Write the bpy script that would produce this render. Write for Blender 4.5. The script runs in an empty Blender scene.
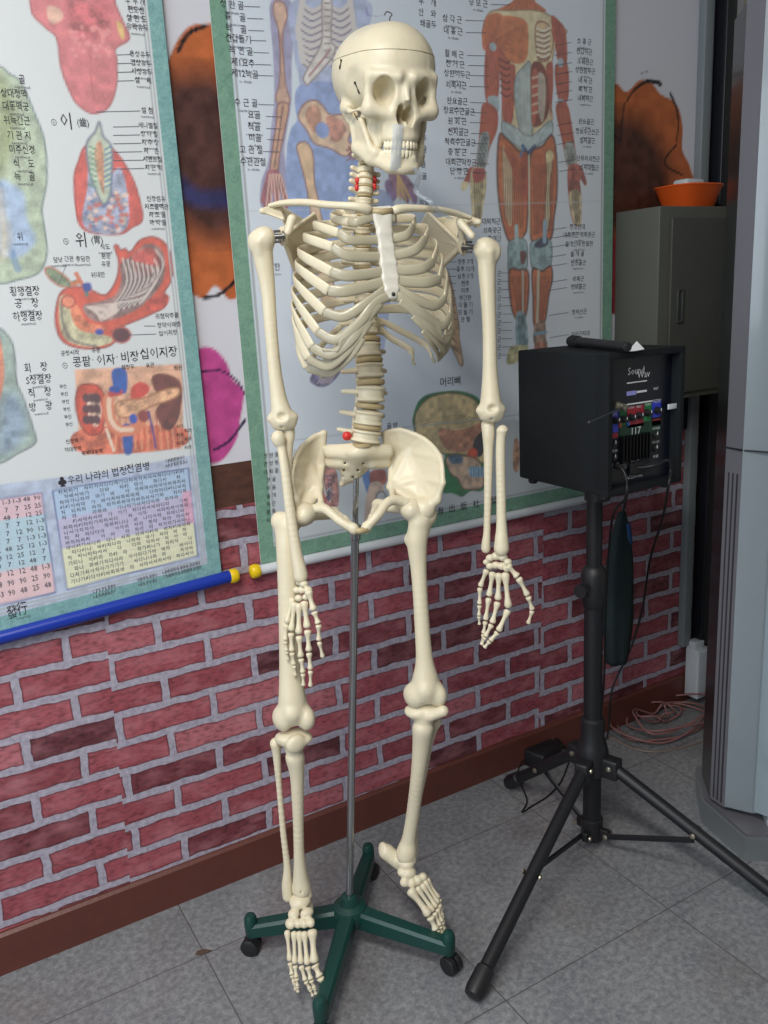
import bpy, math, random
import numpy as np
from mathutils import Vector, Matrix, noise
S = bpy.context.scene
COL = S.collection
random.seed(7); RNG = np.random.RandomState(7)
# ------------------------------------------------------------------ camera
ZC = np.array([-182, 3361, 850.]); ZC /= np.linalg.norm(ZC)
XC = np.array([1503, 296, -850.]); XC -= XC.dot(ZC)*ZC; XC /= np.linalg.norm(XC)
YC = np.cross(ZC, XC)
MC = np.array([XC, YC, ZC]); CP = np.array([0, -1.73, 1.33])
cam = bpy.data.objects.new('camera', bpy.data.cameras.new('camera')); COL.objects.link(cam)
cam.data.sensor_fit = 'VERTICAL'; cam.data.sensor_height = 24; cam.data.lens = 850/1024*24
cam.data.clip_start = 0.02
cam.matrix_world = Matrix.Translation(CP) @ Matrix(MC.tolist()).to_4x4()
S.camera = cam
def ray(x, y): return MC @ np.array([x-384, 512-y, -850.])
def hit(x, y, a, v):
    r = ray(x, y); return CP + (v-CP[a])/r[a]*r
SB = np.array([.665, -.335, 0]); SF = np.array([.5004, .8658, 0]); SR = np.array([.8658, -.5004, 0])
def W(x, y, d=0.):           # point measured at a pixel, d metres in front of the skeleton's own plane
    r = ray(x, y); return CP + (np.dot(SB-CP, SF)-d)/np.dot(r, SF)*r
# ------------------------------------------------------------------ world, lamps, exposure
S.view_settings.view_transform = 'Standard'; S.view_settings.look = 'None'
S.view_settings.gamma = 1; S.view_settings.exposure = 0.5; S.view_settings.use_curve_mapping = False
wd = bpy.data.worlds.new('world'); S.world = wd; wd.use_nodes = True
wd.node_tree.nodes['Background'].inputs[0].default_value = (.74, .84, 1, 1)
wd.node_tree.nodes['Background'].inputs[1].default_value = 0.07
def area(name, loc, target, sx, sy, power, col):
    l = bpy.data.lights.new(name, 'AREA'); l.shape = 'RECTANGLE'; l.size = sx; l.size_y = sy; l.energy = power; l.color = col
    o = bpy.data.objects.new(name, l); COL.objects.link(o); o.location = loc
    o.rotation_euler = (Vector(target)-Vector(loc)).to_track_quat('-Z', 'Y').to_euler(); return o
area('window_daylight', (-2.6, -1.9, 1.75), (.6, -.2, 1.25), 1.8, 1.5, 40, (.80, .90, 1))
area('ceiling_lamp_light', (-.25, -1.45, 2.62), (-.25, -1.45, 0), .3, 1.2, 30, (1, .96, .90))
area('ceiling_lamp_light', (-1.2, -2.6, 2.62), (-1.2, -2.6, 0), .3, 1.2, 26, (1, .96, .90))
# ------------------------------------------------------------------ materials
def lin(c):
    c = np.asarray(c, float)/255.; return np.where(c <= .04045, c/12.92, ((c+.055)/1.055)**2.4)
def rgba(c): return tuple(lin(c))+(1,)
MATS = {}
def mat(name, c, rough=.5, metal=0., bump=0., bscale=200., var=0., vscale=20., sss=0., trans=0., alpha=1., coat=0., spec=.5):
    if name in MATS: return MATS[name]
    m = bpy.data.materials.new(name); m.use_nodes = True; nt = m.node_tree; b = nt.nodes['Principled BSDF']
    b.inputs['Base Color'].default_value = rgba(c); b.inputs['Roughness'].default_value = rough; b.inputs['Metallic'].default_value = metal
    b.inputs['Specular IOR Level'].default_value = spec
    if sss: b.inputs['Subsurface Weight'].default_value = sss; b.inputs['Subsurface Radius'].default_value = (.012, .007, .004); b.inputs['Subsurface Scale'].default_value = .5
    if trans: b.inputs['Transmission Weight'].default_value = trans
    if coat: b.inputs['Coat Weight'].default_value = coat; b.inputs['Coat Roughness'].default_value = .08
    b.inputs['Alpha'].default_value = alpha
    tc = nt.nodes.new('ShaderNodeTexCoord')
    n = nt.nodes.new('ShaderNodeTexNoise'); n.inputs['Scale'].default_value = vscale; n.inputs['Detail'].default_value = 5
    nt.links.new(tc.outputs['Object'], n.inputs['Vector'])
    mx = nt.nodes.new('ShaderNodeMix'); mx.data_type = 'RGBA'
    a = lin(c); k = max(var, .03)
    mx.inputs[6].default_value = tuple(a*(1-k))+(1,); mx.inputs[7].default_value = tuple(np.minimum(a*(1+k), 1))+(1,)
    nt.links.new(n.outputs['Fac'], mx.inputs[0]); nt.links.new(mx.outputs[2], b.inputs['Base Color'])
    if bump:
        n2 = nt.nodes.new('ShaderNodeTexNoise'); n2.inputs['Scale'].default_value = bscale; n2.inputs['Detail'].default_value = 3
        nt.links.new(tc.outputs['Object'], n2.inputs['Vector'])
        bp = nt.nodes.new('ShaderNodeBump'); bp.inputs['Strength'].default_value = bump; bp.inputs['Distance'].default_value = .004
        nt.links.new(n2.outputs['Fac'], bp.inputs['Height']); nt.links.new(bp.outputs[0], b.inputs['Normal'])
    MATS[name] = m; return m
def paint_mat(name, rough=.6, coat=0.):
    m = bpy.data.materials.new(name); m.use_nodes = True; nt = m.node_tree; b = nt.nodes['Principled BSDF']
    a = nt.nodes.new('ShaderNodeAttribute'); a.attribute_name = 'print'
    nt.links.new(a.outputs['Color'], b.inputs['Base Color']); b.inputs['Roughness'].default_value = rough
    if coat: b.inputs['Coat Weight'].default_value = coat; b.inputs['Coat Roughness'].default_value = .25
    return m
# ------------------------------------------------------------------ object helpers
def tag(o, label=None, cat=None, group=None, kind=None):
    if label: o['label'] = label
    if cat: o['category'] = cat
    if group: o['group'] = group
    if kind: o['kind'] = kind
    return o
def thing(name, loc, label, cat, group=None):
    o = bpy.data.objects.new(name, None); COL.objects.link(o); o.location = loc; o.empty_display_size = .05
    return tag(o, label, cat, group)
def obj(name, V, F, m, parent=None, smooth=True, mats=None, idx=None):
    me = bpy.data.meshes.new(name)
    V = np.asarray(V, float)
    me.from_pydata(V.tolist(), [], [tuple(int(i) for i in f) for f in F]) if not isinstance(F, np.ndarray) else big(me, V, F)
    for mm in (mats or [m]): me.materials.append(mm)
    if idx is not None: me.polygons.foreach_set('material_index', np.asarray(idx, np.int32))
    me.polygons.foreach_set('use_smooth', np.full(len(me.polygons), smooth)); me.update()
    o = bpy.data.objects.new(name, me); COL.objects.link(o)
    if parent is not None:
        o.parent = parent
        p = parent; L = Vector((0, 0, 0))
        while p is not None: L += p.location; p = p.parent
        o.location = -L
    return o
def big(me, V, F):
    n = len(V); k = F.shape[1]; f = len(F)
    me.vertices.add(n); me.vertices.foreach_set('co', V.astype(np.float32).ravel())
    me.loops.add(f*k); me.loops.foreach_set('vertex_index', F.astype(np.int32).ravel())
    me.polygons.add(f); me.polygons.foreach_set('loop_start', np.arange(0, f*k, k, dtype=np.int32))
    me.update(calc_edges=True)
class MB:                      # collects shapes into one mesh
    def __init__(s): s.V = []; s.F = []; s.I = []; s.mi = 0
    def add(s, V, F):
        b = len(s.V); s.V += [tuple(map(float, v)) for v in V]; s.F += [tuple(i+b for i in f) for f in F]; s.I += [s.mi]*len(F); return s
    def box(s, c, d, R=None, bev=0.):
        c = np.array(c, float); h = np.array(d, float)/2; R = np.eye(3) if R is None else R
        if bev <= 0:
            V = [c+R@(h*np.array([a, b, e])) for a in (-1, 1) for b in (-1, 1) for e in (-1, 1)]
            return s.add(V, [(0, 1, 3, 2), (4, 6, 7, 5), (0, 4, 5, 1), (2, 3, 7, 6), (0, 2, 6, 4), (1, 5, 7, 3)])
        import bmesh
        bm = bmesh.new(); bmesh.ops.create_cube(bm, size=1)
        for v in bm.verts: v.co = Vector((v.co.x*d[0], v.co.y*d[1], v.co.z*d[2]))
        bmesh.ops.bevel(bm, geom=bm.edges[:], offset=bev, segments=3, affect='EDGES', profile=.5)
        bm.verts.ensure_lookup_table(); bm.verts.index_update()
        V = [c+R@np.array(v.co) for v in bm.verts]; F = [[v.index for v in f.verts] for f in bm.faces]; bm.free()
        return s.add(V, F)
    def prism(s, pts, z0, z1, R=None, o=(0, 0, 0)):   # outline in xy, extruded along z
        n = len(pts); R = np.eye(3) if R is None else R; o = np.array(o, float)
        V = [o+R@np.array([p[0], p[1], z]) for z in (z0, z1) for p in pts]
        return s.add(V, [tuple(range(n))[::-1], tuple(range(n, 2*n))]+[(i, (i+1) % n, n+(i+1) % n, n+i) for i in range(n)])
    def lathe(s, prof, c=(0, 0, 0), ax=(0, 0, 1), n=24):   # profile (r, h) along ax
        ax = np.array(ax, float); ax /= np.linalg.norm(ax); t = np.array([1., 0, 0]) if abs(ax[0]) < .8 else np.array([0, 1., 0])
        u = np.cross(ax, t); u /= np.linalg.norm(u); w = np.cross(ax, u); c = np.array(c, float); V = []; F = []
        for r, h in prof:
            for k in range(n):
                a = 2*math.pi*k/n; V.append(c+ax*h+(u*math.cos(a)+w*math.sin(a))*r)
        m = len(prof)
        for i in range(m-1):
            for k in range(n): F.append((i*n+k, i*n+(k+1) % n, (i+1)*n+(k+1) % n, (i+1)*n+k))
        F.append(tuple(range(n))[::-1]); F.append(tuple(range((m-1)*n, m*n)))
        return s.add(V, F)
    def cyl(s, a, b, r, r2=None, n=20):
        a = np.array(a, float); b = np.array(b, float); L = np.linalg.norm(b-a)
        return s.lathe([(r, 0), (r if r2 is None else r2, L)], a, b-a, n)
    def sweep(s, P, ru, rv=None, up=None, n=10, cap=True):  # elliptical tube along P; ru, rv scalars or lists
        P = np.array(P, float); m = len(P); ru = np.broadcast_to(ru, m); rv = ru if rv is None else np.broadcast_to(rv, m)
        T = np.gradient(P, axis=0); T /= np.linalg.norm(T, axis=1)[:, None]+1e-12; V = []; F = []
        u = None
        for i in range(m):
            if up is not None: q = np.array(up, float)
            elif u is None: q = np.array([0, 0, 1.]) if abs(T[i][2]) < .9 else np.array([1., 0, 0])
            else: q = u
            u = q-q.dot(T[i])*T[i]; u /= np.linalg.norm(u)+1e-12; w = np.cross(T[i], u)
            for k in range(n):
                a = 2*math.pi*k/n; V.append(P[i]+u*math.cos(a)*ru[i]+w*math.sin(a)*rv[i])
        for i in range(m-1):
            for k in range(n): F.append((i*n+k, i*n+(k+1) % n, (i+1)*n+(k+1) % n, (i+1)*n+k))
        if cap: F.append(tuple(range(n))[::-1]); F.append(tuple(range((m-1)*n, m*n)))
        return s.add(V, F)
    def build(s, name, m, parent=None, smooth=False, auto=True, mats=None):
        o = obj(name, s.V, s.F, m, parent, smooth, mats, s.I if mats else None)
        if auto and not smooth:
            me = o.data; me.polygons.foreach_set('use_smooth', np.ones(len(me.polygons), bool))
            me.set_sharp_from_angle(angle=math.radians(35))
        return o
def cr(P, n=8, closed=False):    # Catmull-Rom
    P = [np.array(p, float) for p in P]; out = []
    m = len(P); seg = m if closed else m-1
    for i in range(seg):
        if closed: a, b, c, d = P[(i-1) % m], P[i], P[(i+1) % m], P[(i+2) % m]
        else: a, b, c, d = P[max(i-1, 0)], P[i], P[i+1], P[min(i+2, m-1)]
        for k in range(n):
            t = k/n; out.append(.5*((2*b)+(c-a)*t+(2*a-5*b+4*c-d)*t*t+(3*b-a-3*c+d)*t**3))
    if not closed: out.append(P[-1])
    return np.array(out)
# ------------------------------------------------------------------ implicit surfaces
def nrm(v): v = np.array(v, float); return v/np.linalg.norm(v)
def rc(a, b, r1, r2=None): return ('rc', np.array(a, float), np.array(b, float), r1, r1 if r2 is None else r2)
def el(c, r, R=None): return ('el', np.array(c, float), np.array(r, float), np.eye(3) if R is None else R)
def tri(a, b, c, th): return ('tri', np.array(a, float), np.array(b, float), np.array(c, float), th)
def bnd(p):
    if p[0] == 'rc': r = max(p[3], p[4]); return np.minimum(p[1], p[2])-r, np.maximum(p[1], p[2])+r
    if p[0] == 'el': r = np.sqrt(((p[3]*p[2])**2).sum(1)); return p[1]-r, p[1]+r
    return np.minimum(np.minimum(p[1], p[2]), p[3])-p[4], np.maximum(np.maximum(p[1], p[2]), p[3])+p[4]
def dist(p, X):
    if p[0] == 'rc':
        ab = p[2]-p[1]; q = X-p[1]; t = np.clip((q@ab)/(ab@ab+1e-12), 0, 1)
        return np.linalg.norm(q-t[..., None]*ab, axis=-1)-(p[3]+(p[4]-p[3])*t)
    if p[0] == 'el':
        q = (X-p[1])@p[3]; k0 = np.linalg.norm(q/p[2], axis=-1); k1 = np.linalg.norm(q/p[2]**2, axis=-1)+1e-9
        return k0*(k0-1)/k1
    a, b, c = p[1], p[2], p[3]
    def sg(u, v):
        ab = v-u; q = X-u; t = np.clip((q@ab)/(ab@ab+1e-12), 0, 1); return np.linalg.norm(q-t[..., None]*ab, axis=-1)
    d = np.minimum(np.minimum(sg(a, b), sg(b, c)), sg(c, a))
    N = np.cross(b-a, c-a); N = N/(np.linalg.norm(N)+1e-12)
    s1 = (X-a)@np.cross(b-a, N); s2 = (X-b)@np.cross(c-b, N); s3 = (X-c)@np.cross(a-c, N)
    ins = ((s1 <= 0) & (s2 <= 0) & (s3 <= 0)) | ((s1 >= 0) & (s2 >= 0) & (s3 >= 0))
    return np.where(ins, np.abs((X-a)@N), d)-p[4]
def sdf(ops, h, rough=0.):
    """ops: (sign, primitive, blend)"""
    lo = np.min([bnd(p)[0] for s, p, k in ops if s > 0], 0)-3*h; hi = np.max([bnd(p)[1] for s, p, k in ops if s > 0], 0)+3*h
    n = np.ceil((hi-lo)/h).astype(int)+1; F = np.full(n, .05)
    g = [lo[i]+np.arange(n[i])*h for i in range(3)]
    for s, p, k in ops:
        a, b = bnd(p); m = 1.2*k+3*h
        i0 = np.clip(np.floor((a-m-lo)/h).astype(int), 0, n-1); i1 = np.clip(np.ceil((b+m-lo)/h).astype(int)+1, 1, n)
        sl = tuple(slice(i0[j], i1[j]) for j in range(3))
        X = np.stack(np.meshgrid(g[0][sl[0]], g[1][sl[1]], g[2][sl[2]], indexing='ij'), -1)
        d = dist(p, X); A = F[sl]
        if s > 0:
            if k: q = np.maximum(k-np.abs(A-d), 0)/k; F[sl] = np.minimum(A, d)-q*q*k*.25
            else: F[sl] = np.minimum(A, d)
        else:
            d = -d
            if k: q = np.maximum(k-np.abs(A-d), 0)/k; F[sl] = np.maximum(A, d)+q*q*k*.25
            else: F[sl] = np.maximum(A, d)
    if rough: 
        F = F+rough*(np.sin(g[0][:, None, None]*190+g[2][None, None]*90)*np.sin(g[1][None, :, None]*170+1)*np.sin(g[2][None, None]*150+g[0][:, None, None]*60))
    return nets(F, lo, h)
def nets(F, lo, h):
    s = F < 0; nx, ny, nz = F.shape
    C = (nx-1, ny-1, nz-1); acc = np.zeros(C+(3,)); cnt = np.zeros(C)
    sl = lambda o, n: slice(o, n-1+o)
    for ax in range(3):
        ot = [j for j in range(3) if j != ax]
        for u in (0, 1):
            for v in (0, 1):
                o0 = [0, 0, 0]; o0[ot[0]] = u; o0[ot[1]] = v; o1 = list(o0); o1[ax] = 1
                A = F[tuple(sl(o0[j], F.shape[j]) for j in range(3))]; B = F[tuple(sl(o1[j], F.shape[j]) for j in range(3))]
                m = (A < 0) != (B < 0); t = np.where(m, A/np.where(m, A-B, 1), 0)
                cnt += m
                for j in range(3): acc[..., j] += m*(o0[j] if j != ax else t)
    act = cnt > 0; ids = np.full(C, -1); ids[act] = np.arange(act.sum())
    I = np.argwhere(act); V = lo+h*(I+acc[act]/cnt[act][:, None])
    Q = []
    for ax in range(3):
        o = [slice(1, -1)]*3; o2 = list(o); o[ax] = slice(0, -1); o2[ax] = slice(1, None)
        a = s[tuple(o)]; b = s[tuple(o2)]; e = np.argwhere(a != b)
        if not len(e): continue
        fl = a[tuple(e.T)]; e = e+1; e[:, ax] -= 1
        u, v = [(1, 2), (2, 0), (0, 1)][ax]
        def at(du, dv):
            q = e.copy(); q[:, u] -= du; q[:, v] -= dv; return ids[tuple(q.T)]
        q = np.stack([at(1, 1), at(0, 1), at(0, 0), at(1, 0)], 1)
        q[~fl] = q[~fl][:, ::-1]; Q.append(q)
    Q = np.concatenate(Q)
    for _ in range(2):           # light smoothing
        E = np.concatenate([Q[:, [0, 1]], Q[:, [1, 2]], Q[:, [2, 3]], Q[:, [3, 0]]]); E = np.concatenate([E, E[:, ::-1]])
        A = np.zeros_like(V); n = np.bincount(E[:, 0], minlength=len(V))[:, None]
        for j in range(3): A[:, j] = np.bincount(E[:, 0], weights=V[E[:, 1], j], minlength=len(V))
        V = V*.45+.55*A/np.maximum(n, 1)
    return V, Q
def bone(name, ops, h, m, parent, rough=0.00012):
    V, Q = sdf([(o if len(o) == 3 else (1, o[0], o[1])) for o in ops], h, rough); return obj(name, V, Q, m, parent)
# ------------------------------------------------------------------ painter: printed surfaces on the wall plane (x, z)
class Paint:
    def __init__(s, x0, x1, z0, z1, h, base):
        s.nx = int((x1-x0)/h)+1; s.nz = int((z1-z0)/h)+1
        s.x = np.linspace(x0, x1, s.nx); s.z = np.linspace(z0, z1, s.nz)
        s.X, s.Z = np.meshgrid(s.x, s.z, indexing='ij'); s.C = np.empty(s.X.shape+(3,)); s.C[:] = lin(base)
        r = RNG.rand(s.nx, s.nz); s.N = r
        q = RNG.rand(s.nx//4+2, s.nz//4+2); s.N4 = np.kron(q, np.ones((4, 4)))[:s.nx, :s.nz]
        for _ in range(2): s.N4 = (s.N4+np.roll(s.N4, 1, 0)+np.roll(s.N4, -1, 0)+np.roll(s.N4, 1, 1)+np.roll(s.N4, -1, 1))/5
    def sub(s, P, m):
        a = P.min(0)-m; b = P.max(0)+m
        i0, i1 = np.searchsorted(s.x, [a[0], b[0]]); j0, j1 = np.searchsorted(s.z, [a[1], b[1]])
        return slice(i0, i1), slice(j0, j1)
    def mix(s, sl, a, c, grain=0.):
        c = lin(c) if not isinstance(c, np.ndarray) or c.ndim == 1 else c
        k = 1+grain*(s.N4[sl]*2-1)*1.6+grain*(s.N[sl]*2-1)*.6 if grain else 1.
        s.C[sl] = s.C[sl]*(1-a[..., None])+a[..., None]*np.clip((np.ones(a.shape)*k)[..., None]*c, 0, 1)
    def poly(s, P, c, soft=.003, grain=.12, smooth=True, alpha=1., edge=None, ew=.003):
        P = np.array(P, float)
        if smooth: P = cr(P, 6, True)
        sl = s.sub(P, .02)
        X = s.X[sl]; Z = s.Z[sl]
        if X.size == 0: return
        ins = np.zeros(X.shape, bool); d = np.full(X.shape, 9.)
        n = len(P)
        for i in range(n):
            a = P[i]; b = P[(i+1) % n]
            if a[1] != b[1]:
                c1 = (a[1] > Z) != (b[1] > Z); ins ^= c1 & (X < (b[0]-a[0])*(Z-a[1])/(b[1]-a[1])+a[0])
            ab = b-a; t = np.clip(((X-a[0])*ab[0]+(Z-a[1])*ab[1])/(ab@ab+1e-12), 0, 1)
            d = np.minimum(d, np.hypot(X-a[0]-t*ab[0], Z-a[1]-t*ab[1]))
        sd = np.where(ins, d, -d); al = np.clip(sd/soft+.5, 0, 1)*alpha
        s.mix(sl, al, c, grain)
        if edge is not None: s.mix(sl, np.clip(1-d/ew, 0, 1)*alpha, edge)
    def line(s, P, w, c, a=1., smooth=True, w2=None):
        P = np.array(P, float)
        if smooth and len(P) > 2: P = cr(P, 6)
        sl = s.sub(P, w*2+.004); X = s.X[sl]; Z = s.Z[sl]
        if X.size == 0: return
        al = np.zeros(X.shape)
        for i in range(len(P)-1):
            p = P[i]; ab = P[i+1]-p; t = np.clip(((X-p[0])*ab[0]+(Z-p[1])*ab[1])/(ab@ab+1e-12), 0, 1)
            d = np.hypot(X-p[0]-t*ab[0], Z-p[1]-t*ab[1]); ww = w if w2 is None else w+(w2-w)*(i+t)/(len(P)-1)
            al = np.maximum(al, np.clip((ww/2-d)/.0022+.5, 0, 1)*np.clip(ww/.0022, 0, 1))
        s.mix(sl, al*a, c)
    def ell(s, c, r, col, **k):
        a = np.linspace(0, 2*math.pi, 14)[:-1]; s.poly([(c[0]+r[0]*math.cos(t), c[1]+r[1]*math.sin(t)) for t in a], col, **k)
    def fib(s, P, Q, n, w, c, a=.5):   # n strokes between polylines P and Q
        P = np.array(P, float); Q = np.array(Q, float)
        for i in range(n):
            t = (i+.5)/n; s.line(P*(1-t)+Q*t, w, c, a)
    def build(s, name, y, th, m, parent, ink=(), fade=0., sheet=None, warp=None):
        nx, nz = s.nx, s.nz; i = np.arange(nx*nz).reshape(nx, nz)
        if sheet is not None: s.C = s.C*(1-fade)+lin(sheet)*fade
        V = np.stack([s.X.ravel(), np.full(nx*nz, y), s.Z.ravel()], 1)
        F = np.stack([i[:-1, :-1], i[1:, :-1], i[1:, 1:], i[:-1, 1:]], -1).reshape(-1, 4)
        k = len(V); x0, x1, z0, z1 = s.x[0], s.x[-1], s.z[0], s.z[-1]
        V = np.concatenate([V, [[x0, y, z0], [x1, y, z0], [x1, y, z1], [x0, y, z1], [x0, y+th, z0], [x1, y+th, z0], [x1, y+th, z1], [x0, y+th, z1]]])
        B = np.array([[4, 7, 6, 5], [0, 4, 5, 1], [1, 5, 6, 2], [2, 6, 7, 3], [3, 7, 4, 0]])+k
        c = np.ones((len(V), 4)); c[:k, :3] = s.C.reshape(-1, 3); c[k:, :3] = lin((215, 215, 210))
        lv = [np.concatenate([F, B]).ravel()]; ln = [np.full(len(F)+5, 4)]; n = len(V)
        for mb, col in ink:          # lettering and rules printed on the same sheet
            if not mb.V: continue
            V = np.concatenate([V, np.array(mb.V)]); cc = np.ones((len(mb.V), 4)); cc[:, :3] = lin(col); c = np.concatenate([c, cc])
            lv.append(np.array([q+n for f in mb.F for q in f])); ln.append(np.array([len(f) for f in mb.F])); n = len(V)
        lv = np.concatenate(lv); ln = np.concatenate(ln)
        if warp: V = warp(V)
        me = bpy.data.meshes.new(name); me.vertices.add(len(V)); me.vertices.foreach_set('co', V.astype(np.float32).ravel())
        me.loops.add(len(lv)); me.loops.foreach_set('vertex_index', lv.astype(np.int32)); me.polygons.add(len(ln))
        me.polygons.foreach_set('loop_start', np.concatenate([[0], np.cumsum(ln)[:-1]]).astype(np.int32)); me.update(calc_edges=True); me.materials.append(m)
        o = bpy.data.objects.new(name, me); COL.objects.link(o); me.polygons.foreach_set('use_smooth', np.zeros(len(ln), bool))
        if parent is not None: o.parent = parent; o.location = -parent.location
        at = me.color_attributes.new('print', 'FLOAT_COLOR', 'POINT'); at.data.foreach_set('color', c.astype(np.float32).ravel())
        return o
def text_mb(items, y):    # items: (text, x, z, size, align, squeeze); glyph outlines joined into one mesh
    mb = MB(); cache = {}
    for tx, x, z, sz, al, sq in items:
        if tx not in cache:
            cu = bpy.data.curves.new('t', 'FONT'); cu.body = tx; cu.resolution_u = 1; cu.size = 1
            o = bpy.data.objects.new('t', cu); COL.objects.link(o); bpy.context.view_layer.update()
            me = bpy.data.meshes.new_from_object(o.evaluated_get(bpy.context.evaluated_depsgraph_get()))
            V = np.array([v.co[:] for v in me.vertices]) if len(me.vertices) else np.zeros((0, 3)); F = [tuple(p.vertices) for p in me.polygons]
            bpy.data.objects.remove(o); bpy.data.curves.remove(cu); bpy.data.meshes.remove(me); cache[tx] = (V, F)
        V, F = cache[tx]
        if not len(V): continue
        w = V[:, 0].max(); ox = {'l': 0, 'c': -w/2, 'r': -w}[al]
        mb.add([(x+(v[0]+ox)*sz*sq, y, z+v[1]*sz) for v in V], F)
    return mb
# ------------------------------------------------------------------ the room
def wall_material():
    m = bpy.data.materials.new('wallpaper'); m.use_nodes = True; nt = m.node_tree; N = nt.nodes; L = nt.links
    b = N['Principled BSDF']; b.inputs['Roughness'].default_value = .55
    tc = N.new('ShaderNodeTexCoord'); sp = N.new('ShaderNodeSeparateXYZ'); L.new(tc.outputs['Object'], sp.inputs[0])
    def mth(op, a, c=None, cl=False):
        n = N.new('ShaderNodeMath'); n.operation = op; n.use_clamp = cl
        for i, q in enumerate((a, c)):
            if q is None: continue
            if isinstance(q, (int, float)): n.inputs[i].default_value = q
            else: L.new(q, n.inputs[i])
        return n.outputs[0]
    def noi(vec, sc, det=4, out='Fac'):
        n = N.new('ShaderNodeTexNoise'); n.inputs['Scale'].default_value = sc; n.inputs['Detail'].default_value = det; L.new(vec, n.inputs['Vector']); return n.outputs[out]
    x, z = sp.outputs['X'], sp.outputs['Z']
    # seams between the wallpaper strips lean a little and each strip is hung at its own height
    xs = mth('SUBTRACT', x, mth('MULTIPLY', mth('SUBTRACT', z, .6), .04))
    pz = mth('FLOOR', mth('DIVIDE', mth('SUBTRACT', xs, .315), .592))
    wn = N.new('ShaderNodeTexWhiteNoise'); wn.noise_dimensions = '1D'; L.new(pz, wn.inputs['W'])
    isl = mth('LESS_THAN', pz, -.5); isr = mth('GREATER_THAN', pz, 1.5)
    dz = mth('ADD', mth('MULTIPLY', isl, -.010), mth('MULTIPLY', isr, .016))
    dx = mth('ADD', mth('MULTIPLY', isl, -.024), mth('MULTIPLY', isr, -.02))
    wob = noi(tc.outputs['Object'], 22, 5, 'Color'); ws = N.new('ShaderNodeSeparateXYZ'); L.new(wob, ws.inputs[0])
    u = mth('ADD', mth('ADD', mth('SUBTRACT', x, .214), dx), mth('MULTIPLY', mth('SUBTRACT', ws.outputs['X'], .5), .014))
    v = mth('ADD', mth('ADD', mth('SUBTRACT', z, .0285), dz), mth('ADD', mth('MULTIPLY', x, .012), mth('MULTIPLY', mth('SUBTRACT', ws.outputs['Y'], .5), .014)))
    v = mth('SUBTRACT', v, .004)
    cb = N.new('ShaderNodeCombineXYZ'); L.new(mth('ADD', u, 2.1), cb.inputs[0]); L.new(v, cb.inputs[1])
    def brick(smooth, mort):
        k = N.new('ShaderNodeTexBrick'); L.new(cb.outputs[0], k.inputs['Vector'])
        k.inputs['Scale'].default_value = 1; k.inputs['Brick Width'].default_value = .21; k.inputs['Row Height'].default_value = .0665
        k.inputs['Mortar Size'].default_value = mort; k.inputs['Mortar Smooth'].default_value = smooth; k.offset = .5; k.offset_frequency = 2
        k.inputs['Color1'].default_value = (0, 0, 0, 1); k.inputs['Color2'].default_value = (1, 1, 1, 1); k.inputs['Bias'].default_value = 0
        return k
    k1 = brick(.14, .0085); k2 = brick(.42, .0132)
    def ramp(fac, st):
        r = N.new('ShaderNodeValToRGB'); L.new(fac, r.inputs[0])
        while len(r.color_ramp.elements) < len(st): r.color_ramp.elements.new(.5)
        for e, (p, c) in zip(r.color_ramp.elements, st): e.position = p; e.color = rgba(c)
        return r.outputs[0]
    bid = N.new('ShaderNodeSeparateColor'); L.new(k1.outputs['Color'], bid.inputs[0])
    base = ramp(bid.outputs[0], [(0, (92, 48, 56)), (.18, (116, 58, 66)), (.35, (160, 78, 88)), (.8, (176, 90, 100)), (1, (194, 116, 124))])
    mo = N.new('ShaderNodeMapping'); mo.inputs['Scale'].default_value = (1, 1, 2.2); L.new(tc.outputs['Object'], mo.inputs[0])
    g1 = noi(mo.outputs[0], 60, 8); g2 = noi(mo.outputs[0], 14, 5)
    def mixc(f, a, c, bt='MIX'):
        n = N.new('ShaderNodeMix'); n.data_type = 'RGBA'; n.blend_type = bt
        for i, q in ((0, f), (6, a), (7, c)):
            if isinstance(q, (int, float, tuple)): n.inputs[i].default_value = q
            else: L.new(q, n.inputs[i])
        return n.outputs[2]
    gr = ramp(g1, [(.32, (140, 140, 140)), (.5, (225, 225, 225)), (.68, (255, 252, 252))])
    bc = mixc(.8, base, gr, 'MULTIPLY')
    bc = mixc(mth('MULTIPLY', mth('SUBTRACT', g2, .45, True), 1.6, True), bc, rgba((204, 138, 146)))
    edge = mth('MULTIPLY', k2.outputs['Fac'], .75, True)
    bc = mixc(edge, bc, rgba((74, 34, 42)))
    mc = ramp(noi(tc.outputs['Object'], 90, 5), [(.3, (148, 142, 158)), (.7, (186, 180, 194))])
    br = mixc(k1.outputs['Fac'], bc, mc)
    wood = ramp(noi(mo.outputs[0], 30, 4), [(.3, (70, 44, 36)), (.7, (96, 62, 50))])
    white = ramp(noi(tc.outputs['Object'], 6, 3), [(.3, (206, 206, 216)), (.7, (214, 214, 222))])
    c1 = mixc(mth('GREATER_THAN', z, .905), br, wood); c2 = mixc(mth('GREATER_THAN', z, 1.0), c1, white)
    L.new(c2, b.inputs['Base Color'])
    bp = N.new('ShaderNodeBump'); bp.inputs['Strength'].default_value = .12; bp.inputs['Distance'].default_value = .001; L.new(g1, bp.inputs['Height']); L.new(bp.outputs[0], b.inputs['Normal'])
    return m
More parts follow.
